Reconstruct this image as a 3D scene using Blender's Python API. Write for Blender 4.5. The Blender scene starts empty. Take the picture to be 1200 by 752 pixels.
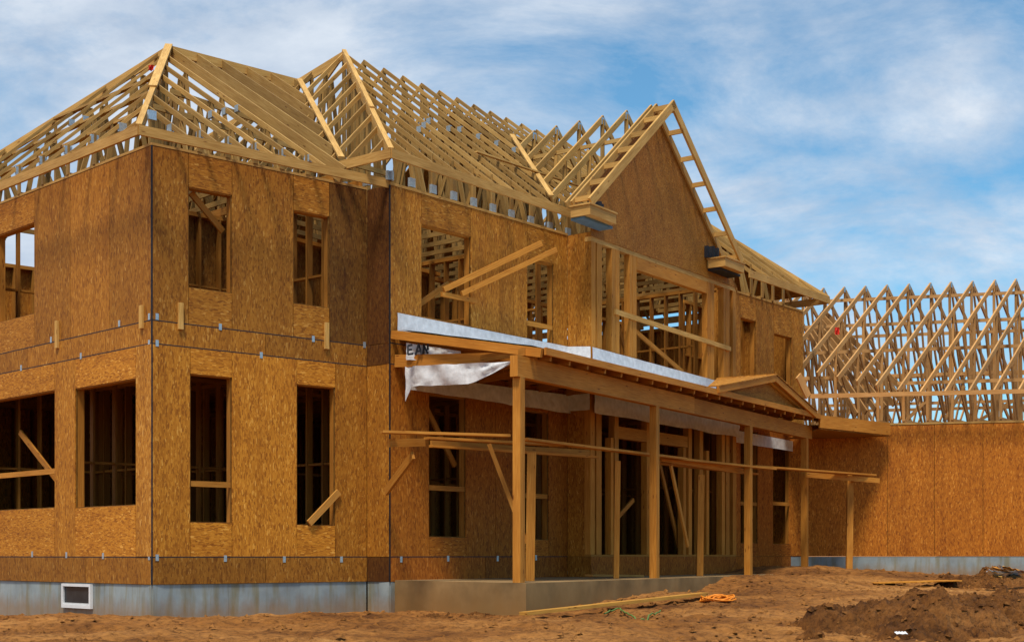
import bpy, bmesh, math, random
from mathutils import Vector, noise
random.seed(7)
SC = bpy.context.scene
COL = SC.collection

# ------------------------------------------------------------------ camera
CZ = 0.95            # eye height; also the level of the ground-floor deck
F = 1600.0           # focal length in pixels of the 1200 px wide photograph
HOR = 650.0          # horizon row in the photograph
cam = bpy.data.cameras.new("camera"); co = bpy.data.objects.new("camera", cam); COL.objects.link(co)
co.location = (0, 0, CZ); co.rotation_euler = (math.radians(90), 0, 0)
cam.sensor_width = 36; cam.lens = 36 * F / 1200.0
cam.shift_x = 0; cam.shift_y = (HOR - 376) / 1200.0
cam.clip_end = 6000
SC.camera = co
SC.render.resolution_x = 1024; SC.render.resolution_y = 641

# ------------------------------------------------------------------ light
SUN_EL, SUN_AZ = 64, 190      # degrees; azimuth clockwise from +Y (the sun stands behind the camera, a little to its left)
w = bpy.data.worlds.new("World"); SC.world = w; w.use_nodes = True
nt = w.node_tree; nt.nodes.clear()
N = nt.nodes.new; L = nt.links.new
out = N('ShaderNodeOutputWorld'); bg = N('ShaderNodeBackground')
sky = N('ShaderNodeTexSky'); sky.sky_type = 'NISHITA'; sky.sun_disc = False
sky.sun_elevation = math.radians(SUN_EL); sky.sun_rotation = math.radians(SUN_AZ)
sky.air_density = 1.0; sky.dust_density = 0.6; sky.ozone_density = 1.6
tc = N('ShaderNodeTexCoord'); sep = N('ShaderNodeSeparateXYZ'); L(tc.outputs['Generated'], sep.inputs[0])
add = N('ShaderNodeMath'); add.operation = 'ADD'; add.inputs[1].default_value = 0.42; L(sep.outputs['Z'], add.inputs[0])
mx = N('ShaderNodeMath'); mx.operation = 'MAXIMUM'; mx.inputs[1].default_value = 0.05; L(add.outputs[0], mx.inputs[0])
dx = N('ShaderNodeMath'); dx.operation = 'DIVIDE'; L(sep.outputs['X'], dx.inputs[0]); L(mx.outputs[0], dx.inputs[1])
dy = N('ShaderNodeMath'); dy.operation = 'DIVIDE'; L(sep.outputs['Y'], dy.inputs[0]); L(mx.outputs[0], dy.inputs[1])
cmb = N('ShaderNodeCombineXYZ'); L(dx.outputs[0], cmb.inputs[0]); L(dy.outputs[0], cmb.inputs[1])
mp = N('ShaderNodeMapping'); mp.inputs['Location'].default_value = (1.3, 0.5, 0); mp.inputs['Rotation'].default_value = (0, 0, 0.25)
mp.inputs['Scale'].default_value = (1.35, 1.9, 1); L(cmb.outputs[0], mp.inputs[0])
n1 = N('ShaderNodeTexNoise'); n1.inputs['Scale'].default_value = 2.1; n1.inputs['Detail'].default_value = 9; n1.inputs['Roughness'].default_value = 0.64
n1.inputs['Distortion'].default_value = 0.35; L(mp.outputs[0], n1.inputs['Vector'])
# more cloud towards the left of the view and low over the horizon
lx = N('ShaderNodeMath'); lx.operation = 'MULTIPLY_ADD'; lx.inputs[1].default_value = -0.26; L(sep.outputs['X'], lx.inputs[0]); L(n1.outputs['Fac'], lx.inputs[2])
cr = N('ShaderNodeValToRGB'); cr.color_ramp.elements[0].position = 0.34; cr.color_ramp.elements[1].position = 0.58
L(lx.outputs[0], cr.inputs[0])
n2 = N('ShaderNodeTexNoise'); n2.inputs['Scale'].default_value = 4.2; n2.inputs['Detail'].default_value = 8; n2.inputs['Roughness'].default_value = .6; L(mp.outputs[0], n2.inputs['Vector'])
cc = N('ShaderNodeValToRGB'); cc.color_ramp.elements[0].position = 0.3; cc.color_ramp.elements[1].position = 0.7
cc.color_ramp.elements[0].color = (3.9, 5.0, 6.6, 1); cc.color_ramp.elements[1].color = (7.3, 8.0, 8.9, 1); L(n2.outputs['Fac'], cc.inputs[0])
mixc = N('ShaderNodeMix'); mixc.data_type = 'RGBA'; L(cr.outputs['Color'], mixc.inputs[0]); tint = N('ShaderNodeMix'); tint.data_type = 'RGBA'; tint.blend_type = 'MULTIPLY'; tint.inputs[0].default_value = 1; tint.inputs[7].default_value = (.88, 1.42, 1.52, 1)
L(sky.outputs[0], tint.inputs[6]); L(tint.outputs[2], mixc.inputs[6]); L(cc.outputs['Color'], mixc.inputs[7])
L(mixc.outputs[2], bg.inputs['Color']); bg.inputs['Strength'].default_value = 0.105
L(bg.outputs[0], out.inputs[0])
sl = bpy.data.lights.new("sun", 'SUN'); sl.energy = 4.0; sl.angle = math.radians(11); sl.color = (1, 0.90, 0.75)
so = bpy.data.objects.new("sun", sl); COL.objects.link(so)
az = math.radians(SUN_AZ); el = math.radians(SUN_EL)
sd = Vector((math.sin(az) * math.cos(el), math.cos(az) * math.cos(el), math.sin(el)))
so.rotation_euler = sd.to_track_quat('Z', 'Y').to_euler(); so.location = (0, -10, 30)
SC.view_settings.view_transform = 'Standard'; SC.view_settings.look = 'None'
SC.view_settings.exposure = 0.0; SC.view_settings.gamma = 1.0; SC.view_settings.use_curve_mapping = False

# ------------------------------------------------------------------ materials
def mat(name):
    m = bpy.data.materials.new(name); m.use_nodes = True
    t = m.node_tree; b = t.nodes['Principled BSDF']; b.inputs['Specular IOR Level'].default_value = 0.25
    return m, t, b
def ramp(t, pts):
    r = t.nodes.new('ShaderNodeValToRGB'); e = r.color_ramp.elements
    while len(e) < len(pts): e.new(0.5)
    for i, (p, c) in enumerate(pts): e[i].position = p; e[i].color = (*c, 1)
    return r
def mulcol(t, a, b):
    m = t.nodes.new('ShaderNodeMix'); m.data_type = 'RGBA'; m.blend_type = 'MULTIPLY'; m.inputs[0].default_value = 1
    t.links.new(a, m.inputs[6]); t.links.new(b, m.inputs[7]); return m.outputs[2]
def tone_out(t):
    a = t.nodes.new('ShaderNodeAttribute'); a.attribute_name = 'tone'; return a.outputs['Color']
def noise_node(t, vec, scale, detail=4, rough=.55):
    n = t.nodes.new('ShaderNodeTexNoise'); n.inputs['Scale'].default_value = scale; n.inputs['Detail'].default_value = detail
    n.inputs['Roughness'].default_value = rough
    if vec: t.links.new(vec, n.inputs['Vector'])
    return n
def mapping(t, vec, scale=(1, 1, 1), rot=(0, 0, 0), loc=(0, 0, 0)):
    m = t.nodes.new('ShaderNodeMapping'); m.inputs['Scale'].default_value = scale; m.inputs['Rotation'].default_value = rot
    m.inputs['Location'].default_value = loc; t.links.new(vec, m.inputs[0]); return m.outputs[0]

def make_osb():
    m, t, b = mat('osb'); uv = t.nodes.new('ShaderNodeTexCoord').outputs['UV']
    dn = noise_node(t, uv, 9, 3)
    prev = None
    # three layers of long thin strands lying in different directions
    for k, (rot, sc) in enumerate(((0.12, (15, 50, 1)), (0.85, (17, 52, 1)), (-0.7, (14, 46, 1)))):
        v = t.nodes.new('ShaderNodeTexVoronoi'); v.inputs['Scale'].default_value = 1.0; v.inputs['Randomness'].default_value = 1
        mpv = mapping(t, uv, sc, (0, 0, rot), (k * 3.7, k * 1.9, 0)); t.links.new(mpv, v.inputs['Vector'])
        s = t.nodes.new('ShaderNodeSeparateColor'); t.links.new(v.outputs['Color'], s.inputs[0])
        r = ramp(t, [(0.0, (.22, .082, .009)), (0.3, (.35, .147, .016)), (0.7, (.42, .188, .023)), (0.93, (.47, .225, .033)), (1.0, (.58, .325, .085))])
        t.links.new(s.outputs[0], r.inputs[0])
        if prev is None: prev = r.outputs['Color']
        else:
            mm = t.nodes.new('ShaderNodeMix'); mm.data_type = 'RGBA'
            gt = t.nodes.new('ShaderNodeMath'); gt.operation = 'GREATER_THAN'; gt.inputs[1].default_value = .55
            t.links.new(s.outputs[1], gt.inputs[0]); t.links.new(gt.outputs[0], mm.inputs[0])
            t.links.new(prev, mm.inputs[6]); t.links.new(r.outputs['Color'], mm.inputs[7]); prev = mm.outputs[2]
    big = noise_node(t, mapping(t, uv, (.35, 2.4, 1)), 1.5, 5); br = ramp(t, [(.28, (.78, .71, .61)), (.48, (.97, .96, .94)), (.7, (1.06, 1.06, 1.06))]); t.links.new(big.outputs['Fac'], br.inputs[0])
    c = mulcol(t, prev, br.outputs['Color'])
    c = mulcol(t, c, tone_out(t))
    t.links.new(c, b.inputs['Base Color']); b.inputs['Roughness'].default_value = .72
    bp = t.nodes.new('ShaderNodeBump'); bp.inputs['Strength'].default_value = .25; bp.inputs['Distance'].default_value = .004
    t.links.new(prev, bp.inputs['Height']); t.links.new(bp.outputs[0], b.inputs['Normal'])
    return m
def make_lumber(name, c0, c1, c2):
    m, t, b = mat(name); uv = t.nodes.new('ShaderNodeTexCoord').outputs['UV']
    g = noise_node(t, mapping(t, uv, (1.2, 26, 1)), 2.2, 5, .6)
    r = ramp(t, [(.28, c0), (.5, c1), (.75, c2)]); t.links.new(g.outputs['Fac'], r.inputs[0])
    big = noise_node(t, mapping(t, uv, (.7, 2, 1)), 1.3, 3); br = ramp(t, [(.3, (.78, .74, .68)), (.65, (1.05, 1.05, 1.05))]); t.links.new(big.outputs['Fac'], br.inputs[0])
    kn = t.nodes.new('ShaderNodeTexVoronoi'); kn.inputs['Scale'].default_value = 1; t.links.new(mapping(t, uv, (2.3, 9, 1)), kn.inputs['Vector'])
    kr = ramp(t, [(.06, (.42, .30, .2)), (.13, (1, 1, 1))]); t.links.new(kn.outputs['Distance'], kr.inputs[0])
    c = mulcol(t, mulcol(t, mulcol(t, r.outputs['Color'], br.outputs['Color']), kr.outputs['Color']), tone_out(t))
    t.links.new(c, b.inputs['Base Color']); b.inputs['Roughness'].default_value = .7
    return m
def make_plain(name, c, rough=.6, metal=0, var=.25, scale=6, bump=0):
    m, t, b = mat(name); uv = t.nodes.new('ShaderNodeTexCoord').outputs['Object']
    n = noise_node(t, uv, scale, 5); lo = tuple(x * (1 - var) for x in c); hi = tuple(min(1, x * (1 + var)) for x in c)
    r = ramp(t, [(.3, lo), (.7, hi)]); t.links.new(n.outputs['Fac'], r.inputs[0])
    t.links.new(mulcol(t, r.outputs['Color'], tone_out(t)), b.inputs['Base Color'])
    b.inputs['Roughness'].default_value = rough; b.inputs['Metallic'].default_value = metal
    if bump:
        bp = t.nodes.new('ShaderNodeBump'); bp.inputs['Strength'].default_value = bump; bp.inputs['Distance'].default_value = .01
        t.links.new(n.outputs['Fac'], bp.inputs['Height']); t.links.new(bp.outputs[0], b.inputs['Normal'])
    return m
def make_concrete():
    m, t, b = mat('concrete'); o = t.nodes.new('ShaderNodeTexCoord').outputs['Object']
    n = noise_node(t, o, 1.6, 7, .6); r = ramp(t, [(.3, (.22, .26, .28)), (.55, (.31, .37, .39)), (.75, (.40, .46, .47))]); t.links.new(n.outputs['Fac'], r.inputs[0])
    n2 = noise_node(t, mapping(t, o, (5, 5, .7)), 1.2, 4); r2 = ramp(t, [(.32, (.80, .66, .44)), (.52, (1, 1, 1))]); t.links.new(n2.outputs['Fac'], r2.inputs[0])
    # a band of splashed earth along the foot of the wall
    t.links.new(mulcol(t, mulcol(t, r.outputs['Color'], r2.outputs['Color']), tone_out(t)), b.inputs['Base Color']); b.inputs['Roughness'].default_value = .85
    mud(t, b, o, .02, .30)
    bp = t.nodes.new('ShaderNodeBump'); bp.inputs['Strength'].default_value = .3; bp.inputs['Distance'].default_value = .01
    t.links.new(n.outputs['Fac'], bp.inputs['Height']); t.links.new(bp.outputs[0], b.inputs['Normal'])
    return m
def mud(t, b, o, z0, z1, mx_=.6):
    """earth splashed up from the ground on the foot of the concrete"""
    sp_ = t.nodes.new('ShaderNodeSeparateXYZ'); t.links.new(o, sp_.inputs[0])
    nz = noise_node(t, mapping(t, o, (2.2, 2.2, .8)), 2.0, 6, .65)
    ma = t.nodes.new('ShaderNodeMath'); ma.operation = 'MULTIPLY_ADD'; ma.inputs[1].default_value = -.55; t.links.new(nz.outputs['Fac'], ma.inputs[0]); t.links.new(sp_.outputs['Z'], ma.inputs[2])
    mr = t.nodes.new('ShaderNodeMapRange'); mr.inputs['From Min'].default_value = z0 - .27; mr.inputs['From Max'].default_value = z1 - .27; mr.inputs['To Min'].default_value = mx_; mr.inputs['To Max'].default_value = 0
    t.links.new(ma.outputs[0], mr.inputs['Value'])
    lk = b.inputs['Base Color'].links[0].from_socket
    mm_ = t.nodes.new('ShaderNodeMix'); mm_.data_type = 'RGBA'; t.links.new(mr.outputs[0], mm_.inputs[0]); t.links.new(lk, mm_.inputs[6]); mm_.inputs[7].default_value = (.26, .14, .045, 1)
    t.links.new(mm_.outputs[2], b.inputs['Base Color'])
def make_dirt(name, pts, sc=1.0):
    m, t, b = mat(name); o = t.nodes.new('ShaderNodeTexCoord').outputs['Object']
    n = noise_node(t, mapping(t, o, (.55, 1.0, 1)), .55 * sc, 9, .66); r = ramp(t, pts); t.links.new(n.outputs['Fac'], r.inputs[0])
    n2 = noise_node(t, mapping(t, o, (1, 1.6, 1)), 7, 9, .78); r2 = ramp(t, [(.37, (.34, .29, .24)), (.5, (.9, .88, .86)), (.62, (1.15, 1.12, 1.1))]); t.links.new(n2.outputs['Fac'], r2.inputs[0])
    t.links.new(mulcol(t, r.outputs['Color'], r2.outputs['Color']), b.inputs['Base Color']); b.inputs['Roughness'].default_value = .95
    bp = t.nodes.new('ShaderNodeBump'); bp.inputs['Strength'].default_value = 1; bp.inputs['Distance'].default_value = .06
    t.links.new(n2.outputs['Fac'], bp.inputs['Height']); t.links.new(bp.outputs[0], b.inputs['Normal'])
    return m
OSB = make_osb()
GTR = make_lumber('wing_timber', (.42, .20, .055), (.55, .30, .105), (.66, .40, .17))
TRUSS = make_lumber('truss_timber', (.35, .180, .042), (.49, .285, .080), (.62, .40, .14))
LUM = make_lumber('stud_timber', (.36, .132, .014), (.49, .202, .026), (.60, .29, .055))
CONC = make_concrete()
CONC2 = make_plain('stained_concrete', (.25, .160, .070), .9, 0, .45, 1.4, .4)
mud(CONC2.node_tree, CONC2.node_tree.nodes['Principled BSDF'], [n for n in CONC2.node_tree.nodes if n.type == 'TEX_COORD'][0].outputs['Object'], .05, .55, .9)
DIRT = make_dirt('sandy_earth', [(.32, (.12, .042, .008)), (.46, (.29, .115, .023)), (.60, (.44, .195, .048)), (.74, (.56, .295, .097))])
PILE = make_dirt('dug_earth', [(.32, (.09, .032, .006)), (.52, (.20, .077, .015)), (.72, (.34, .15, .04))], 2)
WRAP = make_plain('white_wrap', (.64, .66, .69), .45, 0, .16, 9, 1.0)
STRAP = make_plain('galvanised', (.42, .50, .56), .35, .5, .2, 30)
WHITE = make_plain('white_vinyl', (.72, .74, .75), .4, 0, .06)
BLACK = make_plain('black_felt', (.02, .022, .03), .7, 0, .3, 20)
GLASS = make_plain('dark_glass', (.03, .035, .04), .08, 0, .2)
ORANGE = make_plain('orange_cord', (.75, .24, .02), .5, 0, .15)
GREEN = make_plain('green_cord', (.11, .20, .05), .6, 0, .2)
RED = make_plain('red_cloth', (.62, .03, .015), .7, 0, .2)
BLUE = make_plain('blue_board', (.10, .19, .27), .6, 0, .2)

# ------------------------------------------------------------------ mesh helpers
class MB:
    def __init__(s): s.v = []; s.f = []; s.uv = []; s.t = []
    def face(s, pts, uvs, tone):
        i = len(s.v); s.v += [Vector(p) for p in pts]; s.f.append(tuple(range(i, i + len(pts)))); s.uv += uvs; s.t += [tone] * len(pts)
    def hexa(s, c, tone, uvfun=None):
        """c: 8 corners, bottom loop 0-3 then top loop 4-7; length runs along 0->1"""
        c = [Vector(p) for p in c]; ou, ov = random.uniform(0, 50), random.uniform(0, 50)
        cen = sum(c, Vector()) / 8
        for q in ((0, 3, 2, 1), (4, 5, 6, 7), (0, 1, 5, 4), (1, 2, 6, 5), (2, 3, 7, 6), (3, 0, 4, 7)):
            p = [c[i] for i in q]
            nn = (p[1] - p[0]).cross(p[2] - p[0])
            if nn.dot(sum(p, Vector()) / 4 - cen) < 0: p.reverse()
            e1 = p[1] - p[0]; e2 = p[3] - p[0]
            l1, l2 = e1.length, e2.length
            if l1 >= l2: uv = [(ou, ov), (ou + l1, ov), (ou + l1, ov + l2), (ou, ov + l2)]
            else: uv = [(ou, ov), (ou, ov + l1), (ou + l2, ov + l1), (ou + l2, ov)]
            s.face(p, uv, tone)
    def beam(s, p0, p1, wd, ht, side=None, tone=None, drop=0.0):
        """bar of width wd (along side) and depth ht; drop=1 hangs the depth below the line p0-p1, 0 centres it"""
        p0 = Vector(p0); p1 = Vector(p1); d = (p1 - p0)
        if d.length < 1e-4: return
        d.normalize()
        if side is None:
            side = d.cross(Vector((0, 0, 1)))
            if side.length < 1e-3: side = Vector((1, 0, 0))
        side = Vector(side); side = (side - d * side.dot(d)).normalized()
        up = side.cross(d).normalized()
        if up.z < 0: up = -up
        a = side * wd / 2; lo = -up * ht * (0.5 + 0.5 * drop); hi = up * ht * (0.5 - 0.5 * drop)
        if tone is None: tone = rt()
        s.hexa([p0 + lo - a, p1 + lo - a, p1 + lo + a, p0 + lo + a, p0 + hi - a, p1 + hi - a, p1 + hi + a, p0 + hi + a], tone)
    def quad_slab(s, pts, th, tone=1.0):
        pts = [Vector(p) for p in pts]; n = (pts[1] - pts[0]).cross(pts[3] - pts[0]).normalized()
        s.hexa([p - n * th for p in pts] + pts, tone)
    def tube(s, path, r, seg=6, tone=1.0):
        rings = []
        for i, p in enumerate(path):
            p = Vector(p); d = (Vector(path[min(i + 1, len(path) - 1)]) - Vector(path[max(i - 1, 0)])).normalized()
            u = d.cross(Vector((0, 0, 1))); u = u.normalized() if u.length > 1e-3 else Vector((1, 0, 0)); v = u.cross(d)
            rings.append([p + r * (math.cos(k * 6.2832 / seg) * u + math.sin(k * 6.2832 / seg) * v) for k in range(seg)])
        for a, b in zip(rings, rings[1:]):
            for k in range(seg):
                s.face([a[k], a[(k + 1) % seg], b[(k + 1) % seg], b[k]], [(0, 0), (0, 1), (1, 1), (1, 0)], tone)
    def build(s, name, m, parent=None, kind=None, smooth=False):
        off = parent['_o'] if parent is not None else Vector((0, 0, 0))
        me = bpy.data.meshes.new(name)
        off = Vector(off)
        me.from_pydata([v - off for v in s.v], [], s.f)
        uvl = me.uv_layers.new(name='UVMap'); uvl.data.foreach_set('uv', [x for p in s.uv for x in p])
        ca = me.color_attributes.new('tone', 'FLOAT_COLOR', 'CORNER')
        arr = []
        for t in s.t: arr += ([t, t, t, 1] if not isinstance(t, tuple) else [*t, 1])
        ca.data.foreach_set('color', arr)
        me.materials.append(m)
        if smooth:
            bm = bmesh.new(); bm.from_mesh(me); bmesh.ops.remove_doubles(bm, verts=bm.verts, dist=.0005); bm.to_mesh(me); bm.free()
        if smooth: me.polygons.foreach_set('use_smooth', [True] * len(me.polygons))
        o = bpy.data.objects.new(name, me); COL.objects.link(o)
        if parent is not None: o.parent = parent
        o['_o'] = list(off)
        if kind: o['kind'] = kind
        return o
def rt(a=.70, b=1.15):
    k = random.uniform(a, b); h = random.uniform(-.04, .04); return (k * (1 + h), k, k * (1 - 2 * h))
def root(name, loc, label, cat, group=None):
    o = bpy.data.objects.new(name, None); COL.objects.link(o); o.location = loc; o.empty_display_size = .3
    o['_o'] = list(loc); o['label'] = label; o['category'] = cat
    if group: o['group'] = group
    return o
def tagm(o, label, cat, group=None):
    o['label'] = label; o['category'] = cat
    if group: o['group'] = group
    return o
def single(name, mb, m, label, cat, group=None, smooth=False):
    """a thing that is one mesh: its origin goes to its own base"""
    c = sum(mb.v, Vector()) / len(mb.v); c.z = min(v.z for v in mb.v)
    mb.v = [v - c for v in mb.v]
    o = mb.build(name, m, None, None, smooth); o.location = c
    return tagm(o, label, cat, group)

def V2(x, y): return Vector((x, y))
def P3(p, z): return Vector((p[0], p[1], CZ + z))
def at(px, py, d): return Vector(((px - 600) / F * d, d, CZ + (HOR - py) / F * d))
def planat(px, d): return Vector(((px - 600) / F * d, d))

class Wall:
    """a straight wall in plan from p0 to p1; outward side is towards the camera side given by the sign"""
    def __init__(s, p0, p1, flip=False):
        s.p0 = Vector(p0); s.p1 = Vector(p1); s.len = (s.p1 - s.p0).length; s.u = (s.p1 - s.p0) / s.len
        s.n = Vector((s.u.y, -s.u.x))
        if flip: s.n = -s.n
    def s(self, px):
        k = (px - 600) / F
        return (k * self.p0.y - self.p0.x) / (self.u.x - k * self.u.y)
    def d(self, px): return self.p0.y + self.u.y * self.s(px)
    def z(self, px, py): return (HOR - py) / F * self.d(px)
    def pt(self, s, z, o=0.0):
        p = self.p0 + self.u * s + self.n * o; return Vector((p.x, p.y, CZ + z))
    def box(self, mb, s0, s1, z0, z1, o0, o1, tone=None):
        if tone is None: tone = rt()
        mb.hexa([self.pt(s0, z0, o0), self.pt(s1, z0, o0), self.pt(s1, z0, o1), self.pt(s0, z0, o1),
                 self.pt(s0, z1, o0), self.pt(s1, z1, o0), self.pt(s1, z1, o1), self.pt(s0, z1, o1)], tone)
    def sheet(self, mb, s0, s1, z0, z1, tone, th=.018, o=0.0, vert=True):
        g = .005
        s0 += g; s1 -= g; z0 += g; z1 -= g
        if s1 - s0 < .01 or z1 - z0 < .01: return
        i = len(mb.uv)
        c = [self.pt(s0, z0, o - th), self.pt(s1, z0, o - th), self.pt(s1, z0, o), self.pt(s0, z0, o),
             self.pt(s0, z1, o - th), self.pt(s1, z1, o - th), self.pt(s1, z1, o), self.pt(s0, z1, o)]
        ou, ov = random.uniform(0, 40), random.uniform(0, 40)
        cen = sum(c, Vector()) / 8
        for q in ((0, 3, 2, 1), (4, 5, 6, 7), (0, 1, 5, 4), (1, 2, 6, 5), (2, 3, 7, 6), (3, 0, 4, 7)):
            p = [c[k] for k in q]
            if (p[1] - p[0]).cross(p[2] - p[0]).dot(sum(p, Vector()) / 4 - cen) < 0: p.reverse()
            uv = []
            for w3 in p:
                sx = (Vector((w3.x, w3.y)) - self.p0).dot(self.u)
                uv.append((ou + w3.z, ov + sx) if vert else (ou + sx, ov + w3.z))
            mb.face(p, uv, tone)
        for a_, b_ in ((s0 - .02, s0 + .02), (s1 - .02, s1 + .02)):
            if a_ > .02 and b_ < self.len - .02: self.box(mb, a_, b_, z0 + .002, z1 - .002, o - th - .02, o - th - .0005, .45)
        if z1 - z0 > .2: self.box(mb, max(.02, s0 + .02), min(self.len - .02, s1 - .02), z1 - .02, z1 + .015, o - th - .022, o - th - .0007, .45)
    def storey(self, mb, z0, z1, ops, tone, s0=0.0, s1=None, maxw=1.22, fill=1.0, dark=None):
        """OSB sheets round the openings ops = (s0,s1,z0,z1)"""
        if s1 is None: s1 = self.len
        ops = sorted(ops); cur = s0
        def strip(a, b):
            n = max(1, math.ceil((b - a) / maxw - .15))
            for k in range(n):
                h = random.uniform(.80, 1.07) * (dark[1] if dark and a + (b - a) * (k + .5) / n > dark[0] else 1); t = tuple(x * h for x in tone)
                self.sheet(mb, a + (b - a) * k / n, a + (b - a) * (k + 1) / n, z0, z1, t)
        for (a, b, c, d) in ops:
            if a > cur + .01: strip(cur, a)
            a2 = max(a, s0)
            h = random.uniform(.9, 1.1) * fill; t = tuple(x * h for x in tone)
            if d < z1 - .02: self.sheet(mb, a2, b, d, z1, t, vert=False)
            if c > z0 + .02: self.sheet(mb, a2, b, z0, c, t, vert=False)
            cur = b
        if cur < s1 - .01: strip(cur, s1)
    def framing(self, mb, z0, z1, ops, s0=0.0, s1=None, sp=.42):
        if s1 is None: s1 = self.len
        o1, o0 = -.02, -.16
        self.box(mb, s0, s1, z0, z0 + .038, o0, o1); self.box(mb, s0, s1, z1 - .076, z1, o0, o1)
        k = s0 + .02
        while k < s1 - .04:
            segs = [(z0 + .038, z1 - .076)]
            for (a, b, c, d) in ops:
                if a - .045 < k + .02 < b + .045: segs = [(z0 + .038, c - .05), (d + .05, z1 - .076)]
            for (q0, q1) in segs:
                if q1 - q0 > .05: self.box(mb, k, k + .038, q0, q1, o0 + .001, o1 - .001)
            k += sp
    def open_px(self, x0, x1, yt, yb, xm=None):
        """opening whose head is at row yt and sill at row yb, both measured at column xm (default the middle)"""
        xm = xm or (x0 + x1) / 2
        return (self.s(x0), self.s(x1), self.z(xm, yb), self.z(xm, yt))
def frame_op(wall, op, parent, bar=None, name='window_frame', depth=.14):
    a, b, c, d = op; mb = MB(); o1, o0 = -.0225, -.02 - depth; w_ = .04
    for (s0, s1, z0, z1) in ((a - w_ + .012, a + .012, c - .0, d), (b - .012, b + w_ - .012, c, d), (a - w_, b + w_, d - .012, d + .13), (a - w_, b + w_, c - .03, c + .008)):
        wall.box(mb, s0, s1, z0, z1, o0, o1, rt(.75, .95))
    fo = mb.build(name, LUM, parent)
    if bar is not None:
        m2 = MB(); wall.box(m2, a - .02, b + .02, bar - .045, bar + .045, -.062, -.0235, rt(.85, 1.05)); m2.build('crossbar', LUM, parent)
    return fo

# ------------------------------------------------------------------ plan of the house
ZB, Z0, Z1, Z2, ZT = -.46, -.03, 3.27, 3.63, 6.33      # sill, ground deck, band bottom, band top, plate
A = planat(178, 21.1)
AL = planat(6, 24.54); uL = (AL - A).normalized()
M = planat(457, 23.36); R = planat(941, 35.6); fM = (R - M).normalized(); lM = Vector((-fM.y, fM.x)); LM = (R - M).length
tI = ((430 - 600) / F * M.y - M.x) / (lM.x - (430 - 600) / F * lM.y); I = M + lM * tI
uF = (I - A).normalized()
WL = 10.2; BL = A + uL * WL
W_left = Wall(A, BL, True); W_front = Wall(A, I); W_ret = Wall(M, I, True)
C1 = Vector((1.10, 27.10)); W_main = Wall(M, C1)
B0 = Vector((1.55, 26.75)); B1 = Vector((5.25, 31.95)); W_bay = Wall(B0, B1); W_bside = Wall(B0, C1, True)
D1 = Vector((4.84, 32.25)); W_right = Wall(D1, R); W_bside2 = Wall(B1, D1)
MW = 9.0
RB = R + lM * MW; MBk = M + lM * MW
W_end = Wall(R, RB); W_back = Wall(RB, MBk)
LBK = BL + uF * 9.0

house = root('unfinished_house', (A.x, A.y, CZ - .95), 'two storey timber house under construction with board walls, hipped open roof trusses and a porch', 'house')

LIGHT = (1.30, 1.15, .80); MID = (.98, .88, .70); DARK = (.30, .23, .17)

def wall_part(name, wall, lo, up, tone_lo, tone_up, band=True, s0=0.0, s1=None, bars_lo={}, bars_up={}, frames=True, fr=True, dark_up=None, dark_lo=None, maxw_up=1.22):
    mb = MB()
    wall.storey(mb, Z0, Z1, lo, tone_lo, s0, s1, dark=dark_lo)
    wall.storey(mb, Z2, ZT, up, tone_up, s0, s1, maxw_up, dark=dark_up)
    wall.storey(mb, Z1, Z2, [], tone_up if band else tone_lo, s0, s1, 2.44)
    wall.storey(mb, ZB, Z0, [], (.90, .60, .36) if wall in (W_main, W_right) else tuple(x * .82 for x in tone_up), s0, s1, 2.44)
    po = mb.build(name, OSB, house)
    if frames:
        for i, op in enumerate(lo): frame_op(wall, op, po, bars_lo.get(i))
        for i, op in enumerate(up): frame_op(wall, op, po, bars_up.get(i))
    if fr:
        m2 = MB(); wall.framing(m2, Z0 + .02, Z1, lo, s0, s1); wall.framing(m2, Z2, ZT - .004, up, s0, s1); m2.build('wall_framing', LUM, po)
    return po
# left wing, gable end to the left
lo_l = [W_left.open_px(86, 159, 450, 593), W_left.open_px(3, 64, 460, 597)]
lo_l = [(W_left.s(159), W_left.s(88), W_left.z(125, 593), W_left.z(125, 449)), (W_left.s(64), W_left.s(-12), W_left.z(35, 596), W_left.z(35, 462))]
up_l = [(W_left.s(40), W_left.s(-4), W_left.z(25, 371), W_left.z(25, 266))]
wl = wall_part('wall', W_left, lo_l, up_l, LIGHT, MID, bars_lo={1: W_left.z(35, 554)})
# left wing, front
lo_f = [W_front.open_px(223, 272, 440, 612), W_front.open_px(348, 393, 452, 615)]
up_f = [W_front.open_px(221, 272, 224, 340), W_front.open_px(344, 386, 250, 358)]
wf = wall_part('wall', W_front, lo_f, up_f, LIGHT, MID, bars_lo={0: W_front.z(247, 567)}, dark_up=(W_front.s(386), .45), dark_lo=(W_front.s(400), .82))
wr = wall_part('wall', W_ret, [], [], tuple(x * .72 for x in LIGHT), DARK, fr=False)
# main block
lo_m = [W_main.open_px(503, 546, 464, 629), W_main.open_px(614, 643, 482, 632)]
up_m = [W_main.open_px(494, 552, 270, 376), W_main.open_px(618, 649, 306, 404)]
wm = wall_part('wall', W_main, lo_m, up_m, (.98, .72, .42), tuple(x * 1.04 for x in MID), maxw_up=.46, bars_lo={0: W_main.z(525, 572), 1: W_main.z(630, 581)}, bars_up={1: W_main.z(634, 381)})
wall_part('wall', W_bside, [], [], MID, MID, fr=False)
lo_r = [W_right.open_px(868, 888, 505, 636), W_right.open_px(906, 927, 522, 637)]
up_r = [W_right.open_px(868, 886, 374, 441), W_right.open_px(907, 928, 393, 450)]
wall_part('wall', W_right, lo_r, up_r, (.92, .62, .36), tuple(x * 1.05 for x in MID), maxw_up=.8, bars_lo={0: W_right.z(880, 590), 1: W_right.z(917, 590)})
wall_part('wall', W_bside2, [], [], MID, MID, fr=False)
wall_part('wall', W_end, [], [], LIGHT, MID)
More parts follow.
